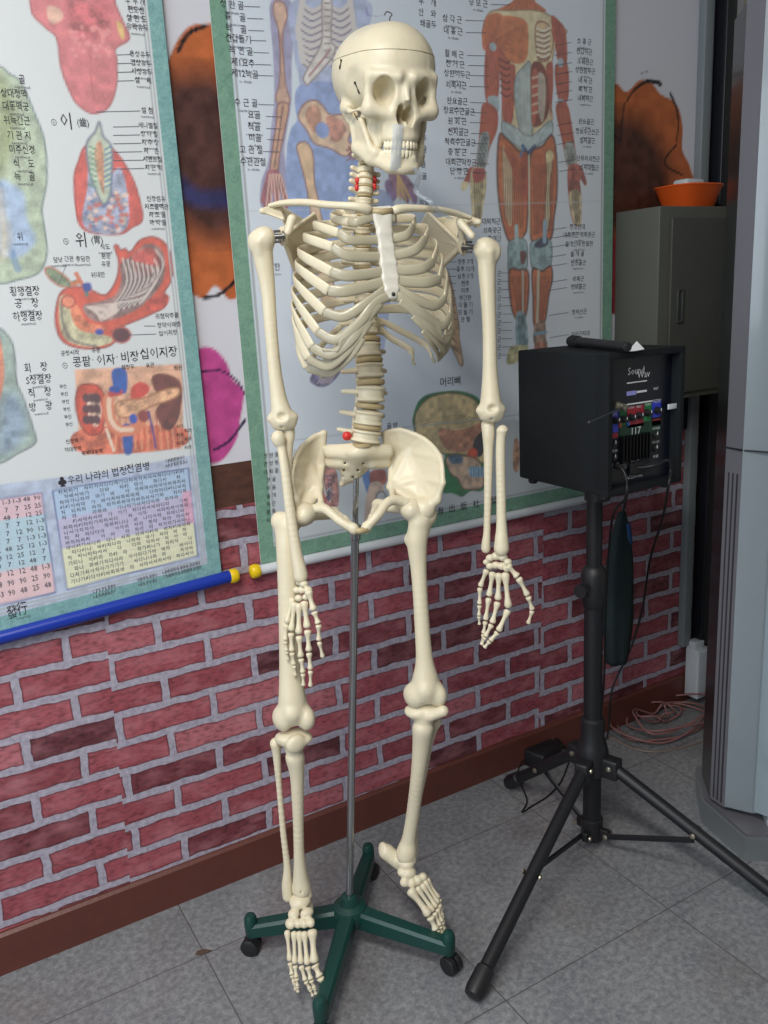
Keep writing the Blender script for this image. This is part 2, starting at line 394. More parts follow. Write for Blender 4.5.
def floor_material():
    m = bpy.data.materials.new('vinyl_tiles'); m.use_nodes = True; nt = m.node_tree; N = nt.nodes; L = nt.links
    b = N['Principled BSDF']; b.inputs['Roughness'].default_value = .42; b.inputs['Specular IOR Level'].default_value = .35
    tc = N.new('ShaderNodeTexCoord')
    k = N.new('ShaderNodeTexBrick'); k.offset = 0; mp = N.new('ShaderNodeMapping'); mp.inputs['Location'].default_value = (-.39+4.5, .645+4.5, 0); L.new(tc.outputs['Object'], mp.inputs[0]); L.new(mp.outputs[0], k.inputs['Vector'])
    k.inputs['Scale'].default_value = 1; k.inputs['Brick Width'].default_value = .45; k.inputs['Row Height'].default_value = .45
    k.inputs['Mortar Size'].default_value = .0016; k.inputs['Mortar Smooth'].default_value = .5; k.inputs['Color1'].default_value = (.9, .9, .9, 1); k.inputs['Color2'].default_value = (1, 1, 1, 1)
    def noi(sc, det, ro=.6):
        n = N.new('ShaderNodeTexNoise'); n.inputs['Scale'].default_value = sc; n.inputs['Detail'].default_value = det; n.inputs['Roughness'].default_value = ro; L.new(tc.outputs['Object'], n.inputs['Vector']); return n.outputs['Fac']
    def ramp(fac, st):
        r = N.new('ShaderNodeValToRGB'); L.new(fac, r.inputs[0])
        while len(r.color_ramp.elements) < len(st): r.color_ramp.elements.new(.5)
        for e, (p, c) in zip(r.color_ramp.elements, st): e.position = p; e.color = rgba(c)
        return r.outputs[0]
    def mixc(f, a, c, bt='MIX'):
        n = N.new('ShaderNodeMix'); n.data_type = 'RGBA'; n.blend_type = bt
        for i, q in ((0, f), (6, a), (7, c)):
            if isinstance(q, (int, float, tuple)): n.inputs[i].default_value = q
            else: L.new(q, n.inputs[i])
        return n.outputs[2]
    base = ramp(noi(75, 8, .75), [(.3, (96, 98, 102)), (.5, (132, 134, 137)), (.7, (163, 165, 166))])
    st = ramp(noi(5, 3), [(.35, (236, 236, 238)), (.6, (255, 255, 255))]); dirt = ramp(noi(2.2, 4), [(.55, (255, 255, 255)), (.75, (232, 220, 216))])
    c = mixc(1., base, st, 'MULTIPLY'); c = mixc(1., c, dirt, 'MULTIPLY')
    bd = N.new('ShaderNodeSeparateColor'); L.new(k.outputs['Color'], bd.inputs[0]); c = mixc(1., c, k.outputs['Color'], 'MULTIPLY')
    c = mixc(k.outputs['Fac'], c, rgba((84, 82, 84))); L.new(c, b.inputs['Base Color'])
    return m
WALLM = wall_material(); FLM = floor_material()
PLAST = mat('painted_plaster', (176, 172, 160), .8, var=.04)
def slab(name, lo, hi, m):
    lo = np.array(lo, float); hi = np.array(hi, float)
    o = MB().box((lo+hi)/2, hi-lo).build(name, m, None, auto=False); return tag(o, kind='structure')
wall_back = slab('wall_back', (-2.9, 0, 0), (2.24, .12, 2.7), WALLM)
slab('wall_right', (2.24, -3.9, 0), (2.36, .12, 2.7), PLAST)
slab('floor', (-2.9, -3.9, -.08), (2.36, .12, 0), FLM)
slab('ceiling', (-2.9, -3.9, 2.7), (2.36, .12, 2.78), mat('ceiling_paint', (206, 206, 204), .9))
bb = MB(); sec = [(0, 0), (-.012, 0), (-.012, .088), (-.006, .094), (0, .094)]
bb.prism([(a, b) for a, b in sec], -2.9, 2.24, R=np.array([[0, 0, 1.], [1, 0, 0], [0, 1, 0]]))
BBM = mat('baseboard_vinyl', (96, 52, 44), .45, var=.18, vscale=30, bump=.15, bscale=90)
tag(bb.build('baseboard_back', BBM, None), kind='structure')
bb = MB().box((2.234, -1.95, .047), (.012, 3.86, .094), bev=.003); tag(bb.build('baseboard_right', BBM, None), kind='structure')
# printed flowers on the upper wallpaper
P = Paint(.52, 2.18, 1.0, 2.25, .005, (212, 212, 220))
def wp(x, y): h = hit(x, y, 1, 0); return (h[0], h[2])
def wps(*a): return [wp(*p) for p in a]
OR = (184, 100, 56)
P.poly(wps((168, 62), (185, 30), (205, 24), (232, 30), (250, 90), (262, 200), (250, 275), (232, 300), (215, 286), (200, 298), (170, 270), (150, 180), (160, 110)), OR, .004, .1)
P.poly(wps((160, 90), (185, 72), (222, 78), (250, 140), (258, 215), (232, 238), (205, 240), (170, 205)), (60, 40, 42), .07, .3, alpha=.93)
P.poly(wps((178, 175), (200, 190), (232, 190), (240, 205), (205, 208), (182, 200)), (46, 56, 110), .02, .2, alpha=.8)
P.line(wps((178, 52), (188, 34), (206, 26)), .007, (28, 22, 30)); P.line(wps((204, 298), (220, 294), (236, 280)), .007, (28, 22, 30))
P.poly(wps((196, 352), (212, 348), (226, 362), (232, 378), (243, 392), (240, 420), (236, 440), (222, 460), (206, 462), (190, 440), (186, 390)), (188, 74, 142), .004, .1)
P.line(wps((200, 372), (218, 370), (236, 380), (248, 400)), .004, (46, 30, 70)); P.line(wps((214, 450), (230, 440), (245, 420)), .006, (46, 30, 70))
P.poly(wps((600, 90), (616, 84), (626, 92), (640, 80), (652, 84), (660, 94), (676, 104), (682, 125), (682, 150), (690, 168), (694, 200), (660, 240), (590, 240), (580, 150)), OR, .004, .1)
P.poly(wps((590, 120), (615, 112), (642, 120), (662, 145), (672, 185), (665, 228), (585, 228)), (62, 38, 34), .08, .3, alpha=.93)
P.line(wps((626, 102), (634, 90), (648, 81), (660, 84)), .004, (26, 22, 28), w2=.012); P.line(wps((670, 94), (676, 108), (678, 125), (676, 142)), .009, (26, 22, 28), w2=.004)
P.line(wps((676, 145), (664, 163), (682, 175)), .005, (26, 22, 28)); P.line(wps((620, 140), (622, 118), (624, 104)), .007, (26, 22, 28), .7)
P.line(wps((610, 130), (620, 142)), .005, (26, 22, 28)); P.line(wps((640, 74), (648, 71)), .003, (150, 150, 160))
P.ell(wp(604, -2), (.02, .02), (188, 74, 142)); P.poly(wps((611, 244), (617, 246), (617, 308), (609, 306)), (150, 54, 60))
P.build('flower_print', -.0012, .001, paint_mat('wallpaper_print', .5), wall_back)
# ------------------------------------------------------------------ skeleton model
BONE = mat('bone_plastic', (218, 208, 181), .38, var=.05, vscale=26, bump=.12, bscale=120, spec=.45, sss=.2)
TOOTH = mat('tooth_plastic', (234, 224, 196), .3)
CART = mat('cartilage_plastic', (196, 188, 162), .28, trans=.25, var=.06, vscale=50)
STERN = mat('sternum_plastic', (222, 218, 204), .3, trans=.12, var=.05, vscale=70)
DISC = mat('disc_rubber', (178, 160, 120), .4, var=.08)
REDM = mat('red_artery_plastic', (205, 48, 44), .35)
METAL = mat('dark_steel', (120, 118, 116), .35, metal=.9)
SCREW = mat('screw_steel', (70, 66, 60), .4, metal=.8)
SK = thing('skeleton_model', tuple(SB), 'life-size ivory plastic human skeleton hanging on a rolling pole in front of the brick wall', 'skeleton')
cm = .01
def frame(yaw, pitch, lean):      # columns: right, up, front of a body that turns to the viewer's right, bows and leans to the left
    y, p, l = map(math.radians, (yaw, pitch, lean)); Z = np.array([0, 0, 1.]); fr = -SF
    F = math.cos(y)*fr+math.sin(y)*SR; R = math.cos(y)*SR-math.sin(y)*fr
    U = Z; F, U = F*math.cos(p)-U*math.sin(p), U*math.cos(p)+F*math.sin(p)
    def rot(v): return v*math.cos(l)+np.cross(SF, v)*(-math.sin(l))*-1
    A = np.stack([rot(R), rot(U), rot(F)], 1); A[:, 0] = nrm(A[:, 0]); A[:, 1] = nrm(A[:, 1]-A[:, 1].dot(A[:, 0])*A[:, 0]); A[:, 2] = np.cross(A[:, 0], A[:, 1]); return A
LEAN = -3.2
AT = frame(19, 0, LEAN); OT = W(364.5, 209, 0)
def T(x, y, z): return OT+AT@np.array([x, y, z])*cm
def Tinv(p): return AT.T@(np.array(p)-OT)/cm
# --- skull
AS = frame(20, 7, 1.5); OS = W(402, 91, 0)-AS@np.array([0, 0, 5.6])*cm + SF*.012
def H(x, y, z): return OS+AS@np.array([x, y, z])*cm
def hel(c, r, k=0., s=1, rot=0.):
    a = math.radians(rot); R = AS@np.array([[math.cos(a), 0, math.sin(a)], [0, 1, 0], [-math.sin(a), 0, math.cos(a)]])
    return (s, el(H(*c), np.array(r)*cm, R), k*cm)
def hrc(a, b, r1, r2=None, k=.6, s=1): return (s, rc(H(*a), H(*b), r1*cm, (r1 if r2 is None else r2)*cm), k*cm)
ops = [hel((0, 3.7, -3.9), (8.7, 7.8, 10.3)), hel((0, 4.2, 1.8), (6.9, 6.6, 5.8), 2), hel((0, 2.6, -7.8), (6.6, 6.4, 6), 1.5),
       hel((0, 1.9, 4.4), (6.0, 1.9, 3.0), 1.4), hel((0, -1.2, 4.6), (3.6, 3.4, 3.2), 1.), hel((0, -5.2, 5.0), (3.3, 3.2, 3.1), 1.2), hel((0, -7.0, 5.2), (3.2, 1.5, 3.1), .8)]
for s in (-1, 1):
    ops += [hrc((s*5.4, 2.3, 5.6), (s*1.4, 2.1, 7.6), .75, .75, 1.), hrc((s*5.7, 2.4, 5.2), (s*5.7, -2.0, 5.0), .75, .85, .8), hrc((s*5.5, -2.5, 5.4), (s*2.4, -3.6, 6.6), 1.15, .9, 1.2),
            hrc((s*1.2, 1.8, 6.9), (s*1.7, -2.6, 6.9), .5, .6, .8), hrc((s*5.9, -2.7, 4.6), (s*7.5, -2.7, .6), .62, .42, .5), hrc((s*7.5, -2.7, .6), (s*7.2, -2.4, -2.0), .42, .6, .6),
            hel((s*5.3, -2.9, 5.0), (1.5, 1.2, 1.4), .8), hrc((s*6.4, -2.0, -3.6), (s*6.1, -4.0, -2.9), 1.5, .8, 1.), hrc((s*3.4, -2.8, 3.4), (s*3.2, -7.0, 1.8), 1.3, 1.0, 1.), hel((s*3.4, -5.2, .8), (2.4, 3.6, 2.6), .8)]
ops += [hrc((0, 1.4, 7.1), (0, -1.7, 8.5), .6, .42, .7)]
for s in (-1, 1):
    ops += [hel((s*3.6, .0, 7.0), (1.8, 2.2, 3.7), .3, -1, s*16), hel((s*4.0, -.1, 7.6), (1.75, 2.0, 1.6), .45, -1, s*25), hel((s*7.9, .2, 2.6), (1.2, 3.2, 2.6), 1.2, -1), hel((s*6.3, -4.8, 2.4), (1.3, 1.9, 2.0), .5, -1),
            hel((s*3.3, -5.4, 7.9), (1.1, 1.3, .8), .8, -1)]
ops += [hel((-.76, -3.6, 7.2), (.82, 1.7, 3.2), .2, -1), hel((.76, -3.6, 7.2), (.82, 1.7, 3.2), .2, -1), hel((0, -2.7, 8.5), (.8, 1.2, 1.1), .3, -1), hel((0, -3.8, 8.7), (1.4, 1.5, 1.0), .3, -1),
        hel((0, -7.4, -3.5), (5.0, 4.0, 6.5), .6, -1), hel((0, -8.0, 4.0), (1.9, 2.2, 2.6), .4, -1)]
for s in (-1, 1): ops += [hrc((s*5.0, -1.4, 3.0), (s*5.3, 1.4, 3.2), .75, .75, .5), hrc((s*3.4, -6.2, 2.6), (s*3.2, -8.3, 3.2), 1.1, .8, .6)]
skull = bone('skull', ops, .0017, BONE, SK, .0002)
def ringline(y, a, b, r=.0006):
    P = []
    for k in range(61):
        t = 2*math.pi*k/60; P.append((math.sin(t), math.cos(t)))
    return P
from mathutils.bvhtree import BVHTree
def bvh_of(o):
    me = o.data; L = np.array(o.location); p = o.parent
    while p is not None: L = L+np.array(p.location); p = p.parent
    return BVHTree.FromPolygons([Vector(np.array(v.co)+L) for v in me.vertices], [tuple(q.vertices) for q in me.polygons])
BV = bvh_of(skull)
def surf(c, d, far=.3, off=0.):     # outermost surface point from c outward along d
    d = nrm(d); h = BV.ray_cast(Vector(c+d*far), Vector(-d)); return np.array(h[0])+d*off if h[0] is not None else None
line = []
for k in range(73):
    t = 2*math.pi*k/72; yy = 6.2-1.0*(1-math.cos(t))/2
    q = surf(H(0, yy, -1), AS@np.array([math.sin(t), 0, math.cos(t)])); 
    if q is not None: line.append(q)
MB().sweep(line, .0007, n=6).build('cranial_cut', mat('seam_groove', (150, 138, 112), .6), skull, smooth=True)
def shook(p, q):        # little steel hook lying on the skull
    a = surf(H(0, p[1], 0), AS@np.array([p[0], 0, p[2]]), .3, .001); b = surf(H(0, q[1], 0), AS@np.array([q[0], 0, q[2]]), .3, .001)
    mb = MB(); mb.sweep([a, (a+b)/2, b], .0009, n=8); mb.sweep([b+(a-b)*.1+nrm(a-b)*.002, b, b-nrm(a-b)*.003], .0016, n=8)
    mb.lathe([(.0022, 0), (.0022, .0012), (.001, .002)], a, nrm(a-H(0, p[1], 0))); mb.build('clasp', SCREW, skull)
shook((-.98, 5.1, -.16), (-.98, 4.1, -.18)); shook((-.95, 1.5, .20), (-.93, .1, .27))
top = surf(H(0, 0, -.5), AS@np.array([0, 1, 0]))
mb = MB(); mb.sweep(cr([top-[0, 0, .004], top+[0, 0, .006], top+SR*.004+[0, 0, .012], top-SR*.004+[0, 0, .016], top-SR*.009+[0, 0, .011]], 5), .0011, n=8); mb.build('hanging_hook', METAL, skull)
# upper teeth, a curved row
def teeth(par, y, up, fr, rows, hh):
    for i in range(rows):
        u = (i-(rows-1)/2)/((rows-1)/2); x = 2.75*math.sin(u*1.35)*1.02; z = fr-3.6*(1-math.cos(u*1.2))
        w = .40 if abs(u) < .2 else .33+.12*abs(u)
        R = AS@np.array([[math.cos(u*1.1), 0, math.sin(u*1.1)], [0, 1, 0], [-math.sin(u*1.1), 0, math.cos(u*1.1)]])
        V, Q = sdf([(1, el(H(x, y, z), np.array([w, hh, .32])*cm, R), 0), (1, el(H(x, y+up*.35, z-.05), np.array([w*.75, hh, .3])*cm, R), .001)], .0009)
        obj('tooth', V, Q, TOOTH, par)
teeth(skull, -8.25, 1, 7.95, 12, .58)
# --- lower jaw
ops = [hrc((-5.2, -8.9, .2), (-4.3, -10.3, 3.0), .9, .95), hrc((5.2, -8.9, .2), (4.3, -10.3, 3.0), .9, .95), hrc((-4.3, -10.3, 3.0), (-1.9, -11.5, 6.2), .95, 1.05, 1.), hrc((4.3, -10.3, 3.0), (1.9, -11.5, 6.2), .95, 1.05, 1.),
       hrc((-1.9, -11.5, 6.2), (1.9, -11.5, 6.2), 1.05, 1.05, 1.), hel((0, -11.9, 7.1), (1.5, .9, .8), .8), hrc((-1.5, -10.1, 6.7), (1.5, -10.1, 6.7), .75, .75, .8),
       hrc((-1.5, -10.1, 6.7), (-3.3, -9.4, 4.0), .75, .6, .8), hrc((1.5, -10.1, 6.7), (3.3, -9.4, 4.0), .75, .6, .8)]
for s in (-1, 1):
    a, b, c, d = H(s*5.6, -8.7, -1.2), H(s*6.2, -3.6, -2.0), H(s*5.8, -4.2, 1.9), H(s*4.7, -8.9, 3.6)
    ops += [(1, tri(a, b, c, .003), .008), (1, tri(a, c, d, .003), .008), hrc((s*5.7, -8.6, -1.0), (s*6.3, -3.4, -2.1), .6, .55, .5), hrc((s*5.7, -8.5, -.8), (s*5.0, -9.5, 2.0), .9, 1.0, .8), hrc((s*6.5, -3.1, -1.9), (s*5.7, -3.1, -1.8), .6, .6, .5)]
    ops += [hrc((s*4.6, -8.7, 3.4), (s*5.7, -4.2, 1.8), .5, .35, .5), hrc((s*4.0, -9.3, 4.0), (s*4.9, -8.6, 1.8), .9, .8, .8)]
jaw = bone('lower_jaw', ops, .0017, BONE, SK, .0002)
teeth(jaw, -9.3, -1, 7.65, 12, .55)
MB().sweep(cr([H(-6.6, -3, .2), H(-6.0, -4.6, 1.4), H(-5.2, -6, 2.2), H(-5.6, -8, 1.6)], 4), .0009, n=6).build('jaw_spring', SCREW, jaw, smooth=True)
# --- spine
ctl = [(369, 150, -.085), (366.5, 171, -.075), (364.5, 201, -.060), (362.5, 262, -.080), (367, 330, -.055), (368.5, 350, -.045), (371, 394, -.03), (366, 436, -.025)]
CT = np.array([W(*c) for c in ctl]); kn = [0, 2, 6, 12, 18, 19, 21, 23]
def catm(knots, P, t):
    i = max(0, min(len(knots)-2, np.searchsorted(knots, t, 'right')-1)); u = (t-knots[i])/(knots[i+1]-knots[i])
    a, b, c, d = P[max(i-1, 0)], P[i], P[i+1], P[min(i+2, len(P)-1)]
    return .5*((2*b)+(c-a)*u+(2*a-5*b+4*c-d)*u*u+(3*b-a-3*c+d)*u**3)
VC = [catm(kn, CT, i) for i in range(24)]
for i, c in enumerate(VC):
    up = nrm(VC[max(i-1, 0)]-VC[min(i+1, 23)]); F = AT[:, 2]-AT[:, 2].dot(up)*up; F = nrm(F); R = np.cross(up, F); A = np.stack([R, up, F], 1)
    pitch = np.linalg.norm(VC[max(i-1, 0)]-VC[min(i+1, 23)])/(2 if 0 < i < 23 else 1)
    r = .0145 if i < 7 else (.0135+.0006*(i-7) if i < 17 else .0225+.0014*(i-17)); r = min(r, .029)
    hgt = pitch*.74; Vp = lambda x, y, z: c+A@np.array([x, y, z])
    ops = [(1, el(Vp(0, .33*hgt, 0), (r, .17*hgt+.001, .8*r), A), 0), (1, el(Vp(0, -.33*hgt, 0), (r, .17*hgt+.001, .8*r), A), .001), (1, el(Vp(0, 0, 0), (.87*r, .62*hgt, .7*r), A), .003)]
    sp = (1.9 if i < 7 else 2.6 if i < 17 else 2.3)
    ops += [(1, rc(Vp(0, 0, -.8*r), Vp(0, -.25*hgt-(.012 if 7 <= i < 18 else 0), -sp*r), .0045, .0035), .003)]
    for s in (-1, 1):
        tw = (.025 if i < 7 else .030 if i < 17 else .042)
        ops += [(1, rc(Vp(s*.7*r, .1*hgt, -.7*r), Vp(s*tw, .15*hgt if i < 17 else .1*hgt, -1.35*r if i > 6 else -.4*r), .0055, .0045), .003),
                (1, rc(Vp(s*.5*r, .45*hgt, -1.2*r), Vp(s*.55*r, -.55*hgt, -1.25*r), .0045, .004), .003)]
    bone('vertebra', ops, .0016, BONE, SK)
    if i > 1:
        up2 = nrm(VC[i-1]-c); m = (VC[i-1]+c)/2; rr = r*.95; th = pitch*.24
        prof = [(rr*.5, -th/2), (rr*.93, -th/2), (rr, -th/4), (rr*1.02, 0), (rr, th/4), (rr*.93, th/2), (rr*.5, th/2)]
        mb = MB(); mb.lathe(prof, (0, 0, 0), up2, 24); V = np.array(mb.V); V -= .2*np.outer(V@F, F); V += m
        obj('intervertebral_disc', V, mb.F, DISC, SK)
for i in (3, 4): 
    for s in (-1, 1):
        c = VC[i]; MB().lathe([(.001, -.006), (.0035, -.004), (.004, 0), (.0035, .004), (.001, .006)], (c+VC[i+1])/2+AT[:, 0]*s*.0165+AT[:, 2]*.002, AT[:, 1], 12).build('artery', REDM, SK, smooth=True)
MB().lathe([(.001, -.009), (.007, -.006), (.009, 0), (.007, .006), (.001, .009)], W(347, 436, -.02), SR, 16).build('slipped_disc', REDM, SK, smooth=True)
MB().lathe([(.018, 0), (.018, .006)], W(362, 446, -.015), (0, 0, 1), 20).build('intervertebral_disc', DISC, SK)
# --- ribs and cartilage
RW = [5.5, 8.6, 10.7, 12.0, 12.7, 13.4, 14.0, 14.4, 14.5, 14.2, 12.0, 8.6]
RY = [-2.2, -3.9, -6.1, -10.0, -12.9, -16.2, -19.3, -21.8, -23.8, -25.4, -27.0, -27.2]
RX = [4.2, 6.7, 8.3, 9.1, 10, 11, 12.2, 13.1, 13.4, 13.2, 11.0, 8.4]
RZ = [3.4, 4.8, 5.8, 6.3, 6.4, 5.8, 4.6, 2.8, .8, -1.2, -2.4, -6]
SA = [(-1.6, 4.9), (-5.6, 5.5), (-8.4, 6.2), (-10.8, 6.8), (-12.5, 7.1), (-13.7, 7.4), (-14.5, 7.6)]
FACE = []
for i in range(12):
    v = Tinv(VC[i+7]); w = RW[i]; hr = .74+.05*min(i, 4); hr = .6 if i > 9 else hr
    for s in (-1, 1):
        y0 = v[1]; ye = RY[i]; L = lambda t: y0+(ye-y0)*t; vx = v[0]
        pts = [(vx+s*1.2, y0+.2, v[2]-1.2), (vx*.7+s*3.4, L(.02)+.1, v[2]-2.8), (vx*.4+s*.62*w, L(.06), v[2]-2.6), (s*.92*w, L(.2), (v[2]-1.6)*.6), (s*w, L(.46), (RZ[i]-2.5)*.55-.4), (s*RX[i], ye, RZ[i])]
        if i == 0: pts = [pts[0], pts[1], (s*4.6, L(.3), -4.4), (s*5.4, L(.6), -1), (s*RX[0], ye, RZ[0])]
        if i > 9: pts = [pts[0], pts[1], (vx*.4+s*.6*w, L(.3), v[2]-2.2), (s*.92*w, L(.68), v[2]+.4), (s*RX[i], ye, RZ[i])]
        Pc = cr([T(*p) for p in pts], 7); n = len(Pc); t = np.linspace(0, 1, n)
        ru = (hr*(.62+.38*np.minimum(t*2.2, 1)))*cm; rv = np.full(n, .26*cm)
        if i > 9: ru = ru*np.where(t > .8, 1-(t-.8)*3, 1)
        MB().sweep(Pc, ru, rv, up=AT[:, 1], n=12).build('rib', BONE, SK, smooth=True)
        e = pts[-1]
        if i < 10:
            if i < 5: q = [e, (s*(e[0]*s*.62+.7), (ye+SA[i][0])/2-.55, (e[2]+SA[i][1])/2+.9), (s*.9+1.35+SA[i][0]*.05, SA[i][0], SA[i][1])]
            elif i == 5: q = [e, (s*8.2, ye-1.1, 7.2), (s*4.4, -15.7, 8.0), (s*.9+.65, SA[5][0], SA[5][1])]
            elif i == 6: q = [e, (s*9.6, ye-1.6, 6.4), (s*5.6, -18.4, 8.0), (s*2.6, -15.7, 8.0), (s*.7+.6, SA[6][0]-.4, SA[6][1])]
            elif i == 7: q = [e, (s*10.6, ye-1.5, 5.2), (s*7.2, -21.0, 7.4), (s*4.0, -17.6, 8.0), (s*1.8, -15.8, 7.9)]
            elif i == 8: q = [e, (s*11, ye-1.4, 3.6), (s*8.6, -23.4, 6.2), (s*5.6, -20.2, 7.7), (s*4.0, -18.4, 7.9)]
            else: q = [e, (s*10.4, ye-1.1, 1.6), (s*9, -25.2, 4.6), (s*7.2, -23.2, 6.7), (s*5.6, -21, 7.6)]
            Qc = cr([T(*p) for p in q], 7); k = hr*(1.02 if i < 5 else .9)
            MB().sweep(Qc, k*cm, .3*cm, up=AT[:, 1], n=12).build('costal_cartilage', CART, SK, smooth=True)
        else:
            Qc = [T(*e), T(e[0]*.99, e[1]-.25, e[2]+.7), T(e[0]*.97, e[1]-.5, e[2]+1.4)]
            MB().sweep(Qc, [.0045, .004, .002], .0025, up=AT[:, 1], n=10).build('costal_cartilage', CART, SK, smooth=True)
# the web of soft cartilage between the lower ribs' ends
for s in (-1, 1):
    pp = [T(s*11.6, -22.3, 4.6), T(s*9.6, -22.7, 6.2), T(s*9.8, -24.8, 4.6), T(s*11.2, -25.0, 2.4), T(s*7, -20.8, 7.5), T(s*6.6, -19.2, 7.7), T(s*9, -21, 6.9)]
    ops = [(1, tri(pp[0], pp[1], pp[2], .0025), .003), (1, tri(pp[0], pp[2], pp[3], .0025), .003), (1, tri(pp[1], pp[4], pp[5], .0025), .003), (1, tri(pp[1], pp[5], pp[6], .0025), .003)]
    bone('cartilage_web', ops, .002, CART, SK)
# breastbone
tb = lambda x, y, z: T(x+1.35+y*.05, y, z)
ops = [(1, tri(tb(-1.5, -.7, 4.9), tb(1.5, -.7, 4.9), tb(0, -5, 5.7), .0045), 0), (1, tri(tb(-1.5, -.9, 4.9), tb(-.9, -4.6, 5.6), tb(.9, -4.6, 5.6), .0045), .004), (1, tri(tb(1.5, -.9, 4.9), tb(.9, -4.6, 5.6), tb(-.9, -4.6, 5.6), .0045), .004)]
prev = None
for k, (y, z, w) in enumerate([(-4.6, 5.6, .9), (-7, 6.1, .95), (-9.5, 6.6, 1.05), (-12, 7.1, 1.1), (-13.8, 7.5, .9), (-15, 7.7, .4)]):
    if prev: 
        a, b, c, d = tb(-prev[2], prev[0], prev[1]), tb(prev[2], prev[0], prev[1]), tb(w, y, z), tb(-w, y, z)
        ops += [(1, tri(a, b, c, .0045), .004), (1, tri(a, c, d, .0045), .004)]
    prev = (y, z, w)
bone('sternum', ops, .0018, STERN, SK, 0)
q = tb(0, -14.6, 8.3); MB().lathe([(.0005, .002), (.003, .001), (.0034, -.001), (.0034, -.004)], q, AT[:, 2], 12).build('screw', SCREW, SK, smooth=True)
# clavicles
C1 = [W(371, 210, .050), W(355, 206.5, .058), W(330, 205, .045), W(305, 202.5, .015), W(284, 203, -.004), W(270, 206, -.012)]
C2 = [W(392, 211, .038), W(405, 208.5, .030), W(422, 208.5, .015), W(440, 210, -.012), W(458, 214, -.04), W(470, 218, -.05)]
for C_, k in ((C1, 1), (C2, .95)):
    Pc = cr(C_, 6); n = len(Pc); t = np.linspace(0, 1, n)
    MB().sweep(Pc, np.interp(t, [0, .08, .3, .7, 1], [.006, .0088, .0062, .006, .004])*k, np.interp(t, [0, .08, .3, .7, 1], [.006, .009, .006, .007, .009]), up=(0, 0, 1), n=14).build('clavicle', BONE, SK, smooth=True)
MB().sweep([W(372, 211, .05), W(382, 212, .047), W(392, 211, .04)], .0055, n=10).build('clavicle_joint', DISC, SK, smooth=True)
# scapulae
def scap(P, nm='scapula'):
    g, sup, inf, med, aco, acb, cor, cob, spn = P
    mid = (g+sup+inf+med)/4
    ops = [(1, tri(mid, g, sup, .0018), 0), (1, tri(mid, sup, med, .0018), .002), (1, tri(mid, med, inf, .0018), .002), (1, tri(mid, inf, g, .0018), .002),
           (1, rc(g, inf, .005, .004), .004), (1, rc(sup, med, .003), .003), (1, rc(med, inf, .003, .004), .003), (1, rc(g, sup, .004, .003), .003), (1, el(g, (.009, .012, .017)), .006),
           (1, rc(cob, cor, .007, .0065), .008), (1, rc(g, cob, .006), .006), (1, tri(spn, acb, mid*.3+g*.7, .002), .004), (1, tri(aco, acb, acb*.4+g*.3+cob*.3, .003), .006), (1, rc(spn, acb, .0035, .005), .004), (1, rc(acb, aco, .0055, .0045), .006)]
    return bone(nm, ops, .0019, BONE, SK)
scap([W(283, 236, .0), W(314, 214, -.075), W(304, 296, -.085), W(322, 235, -.115), W(262, 211, .0), W(278, 207, -.025), W(288, 232, .035), W(292, 219, .03), W(312, 226, -.115)])
scap([W(463, 246, -.075), W(428, 212, -.11), W(441, 268, -.155), W(418, 232, -.165), W(479, 222, -.055), W(462, 216, -.09), W(472, 236, -.03), W(460, 222, -.045), W(424, 222, -.165)])
def joint(a, b):
    mb = MB(); a = np.array(a); b = np.array(b); u = nrm(b-a)
    mb.cyl(a, b, .0045, n=14); mb.lathe([(.0085, 0), (.0085, .002)], a+u*.002, u, 18); mb.lathe([(.0085, 0), (.0085, .002)], b-u*.004, u, 18)
    for k in (-1, 1): mb.cyl((a+b)/2+np.array([0, 0, k*.0085])-u*.006, (a+b)/2+np.array([0, 0, k*.0085])+u*.006, .0022, n=10)
    mb.build('shoulder_joint', METAL, SK)
joint(W(285, 236, .018), W(270, 237, .02)); joint(W(461, 247, -.062), W(477, 247, -.06))
# --- long bones
def px(dpx, at): return dpx/(850/ (-(MC.T@(np.array(at)-CP))[2]))   # metres spanned by so many pixels at that point
def shaft(pts, radii, k=.006):   # pts world, radii metres
    if len(pts) > 3: q = cr([np.append(p, ra_) for p, ra_ in zip(pts, radii)], 7); pts = [p[:3] for p in q]; radii = [p[3] for p in q]; k = .002
    return [(1, rc(pts[i], pts[i+1], radii[i], radii[i+1]), k if i else 0) for i in range(len(pts)-1)]
def humerus(P, sgn):
    # P: head, neck, shaft..., elbow ; widths in px
    pts = [W(*p[:3]) for p in P]; ra = [px(p[3], W(*p[:3])) for p in P]
    ops = shaft(pts, ra)
    h = pts[0]
    ops += [(1, el(h+SR*sgn*.007+np.array([0, 0, .003]), (.019, .02, .019)), .008), (1, el(h-SR*sgn*.012-np.array([0, 0, .004]), (.010, .013, .016)), .008), (1, rc(h-SR*sgn*.002-SF*.016+[0, 0, -.004], h-SR*sgn*.002-SF*.012-[0, 0, .02], .006, .004), .006)]
    e = pts[-1]
    ops += [(1, el(e-SR*.017+[0, 0, .002], (.012, .009, .009)), .008), (1, el(e+SR*.018+[0, 0, .002], (.010, .009, .009)), .008),
            (1, rc(e-SR*.012-[0, 0, .009], e+SR*.013-[0, 0, .009], .0095, .0105), .006), (-1, el(e-SF*.019+[0, 0, .007], (.009, .007, .006)), .006), (-1, rc(e-SF*.022-[0, 0, .022]-SR*.001, e-SF*.012-[0, 0, .010]-SR*.001, .002, .002), .005)]
    return bone('humerus', ops, .002, BONE, SK)
humerus([(261, 240, .015, 10.5), (264, 262, .012, 9.2), (268, 290, .012, 7), (271, 330, .015, 6.3), (275, 372, .018, 6.5), (279, 400, .02, 8), (283, 419, .022, 11.5)], 1)
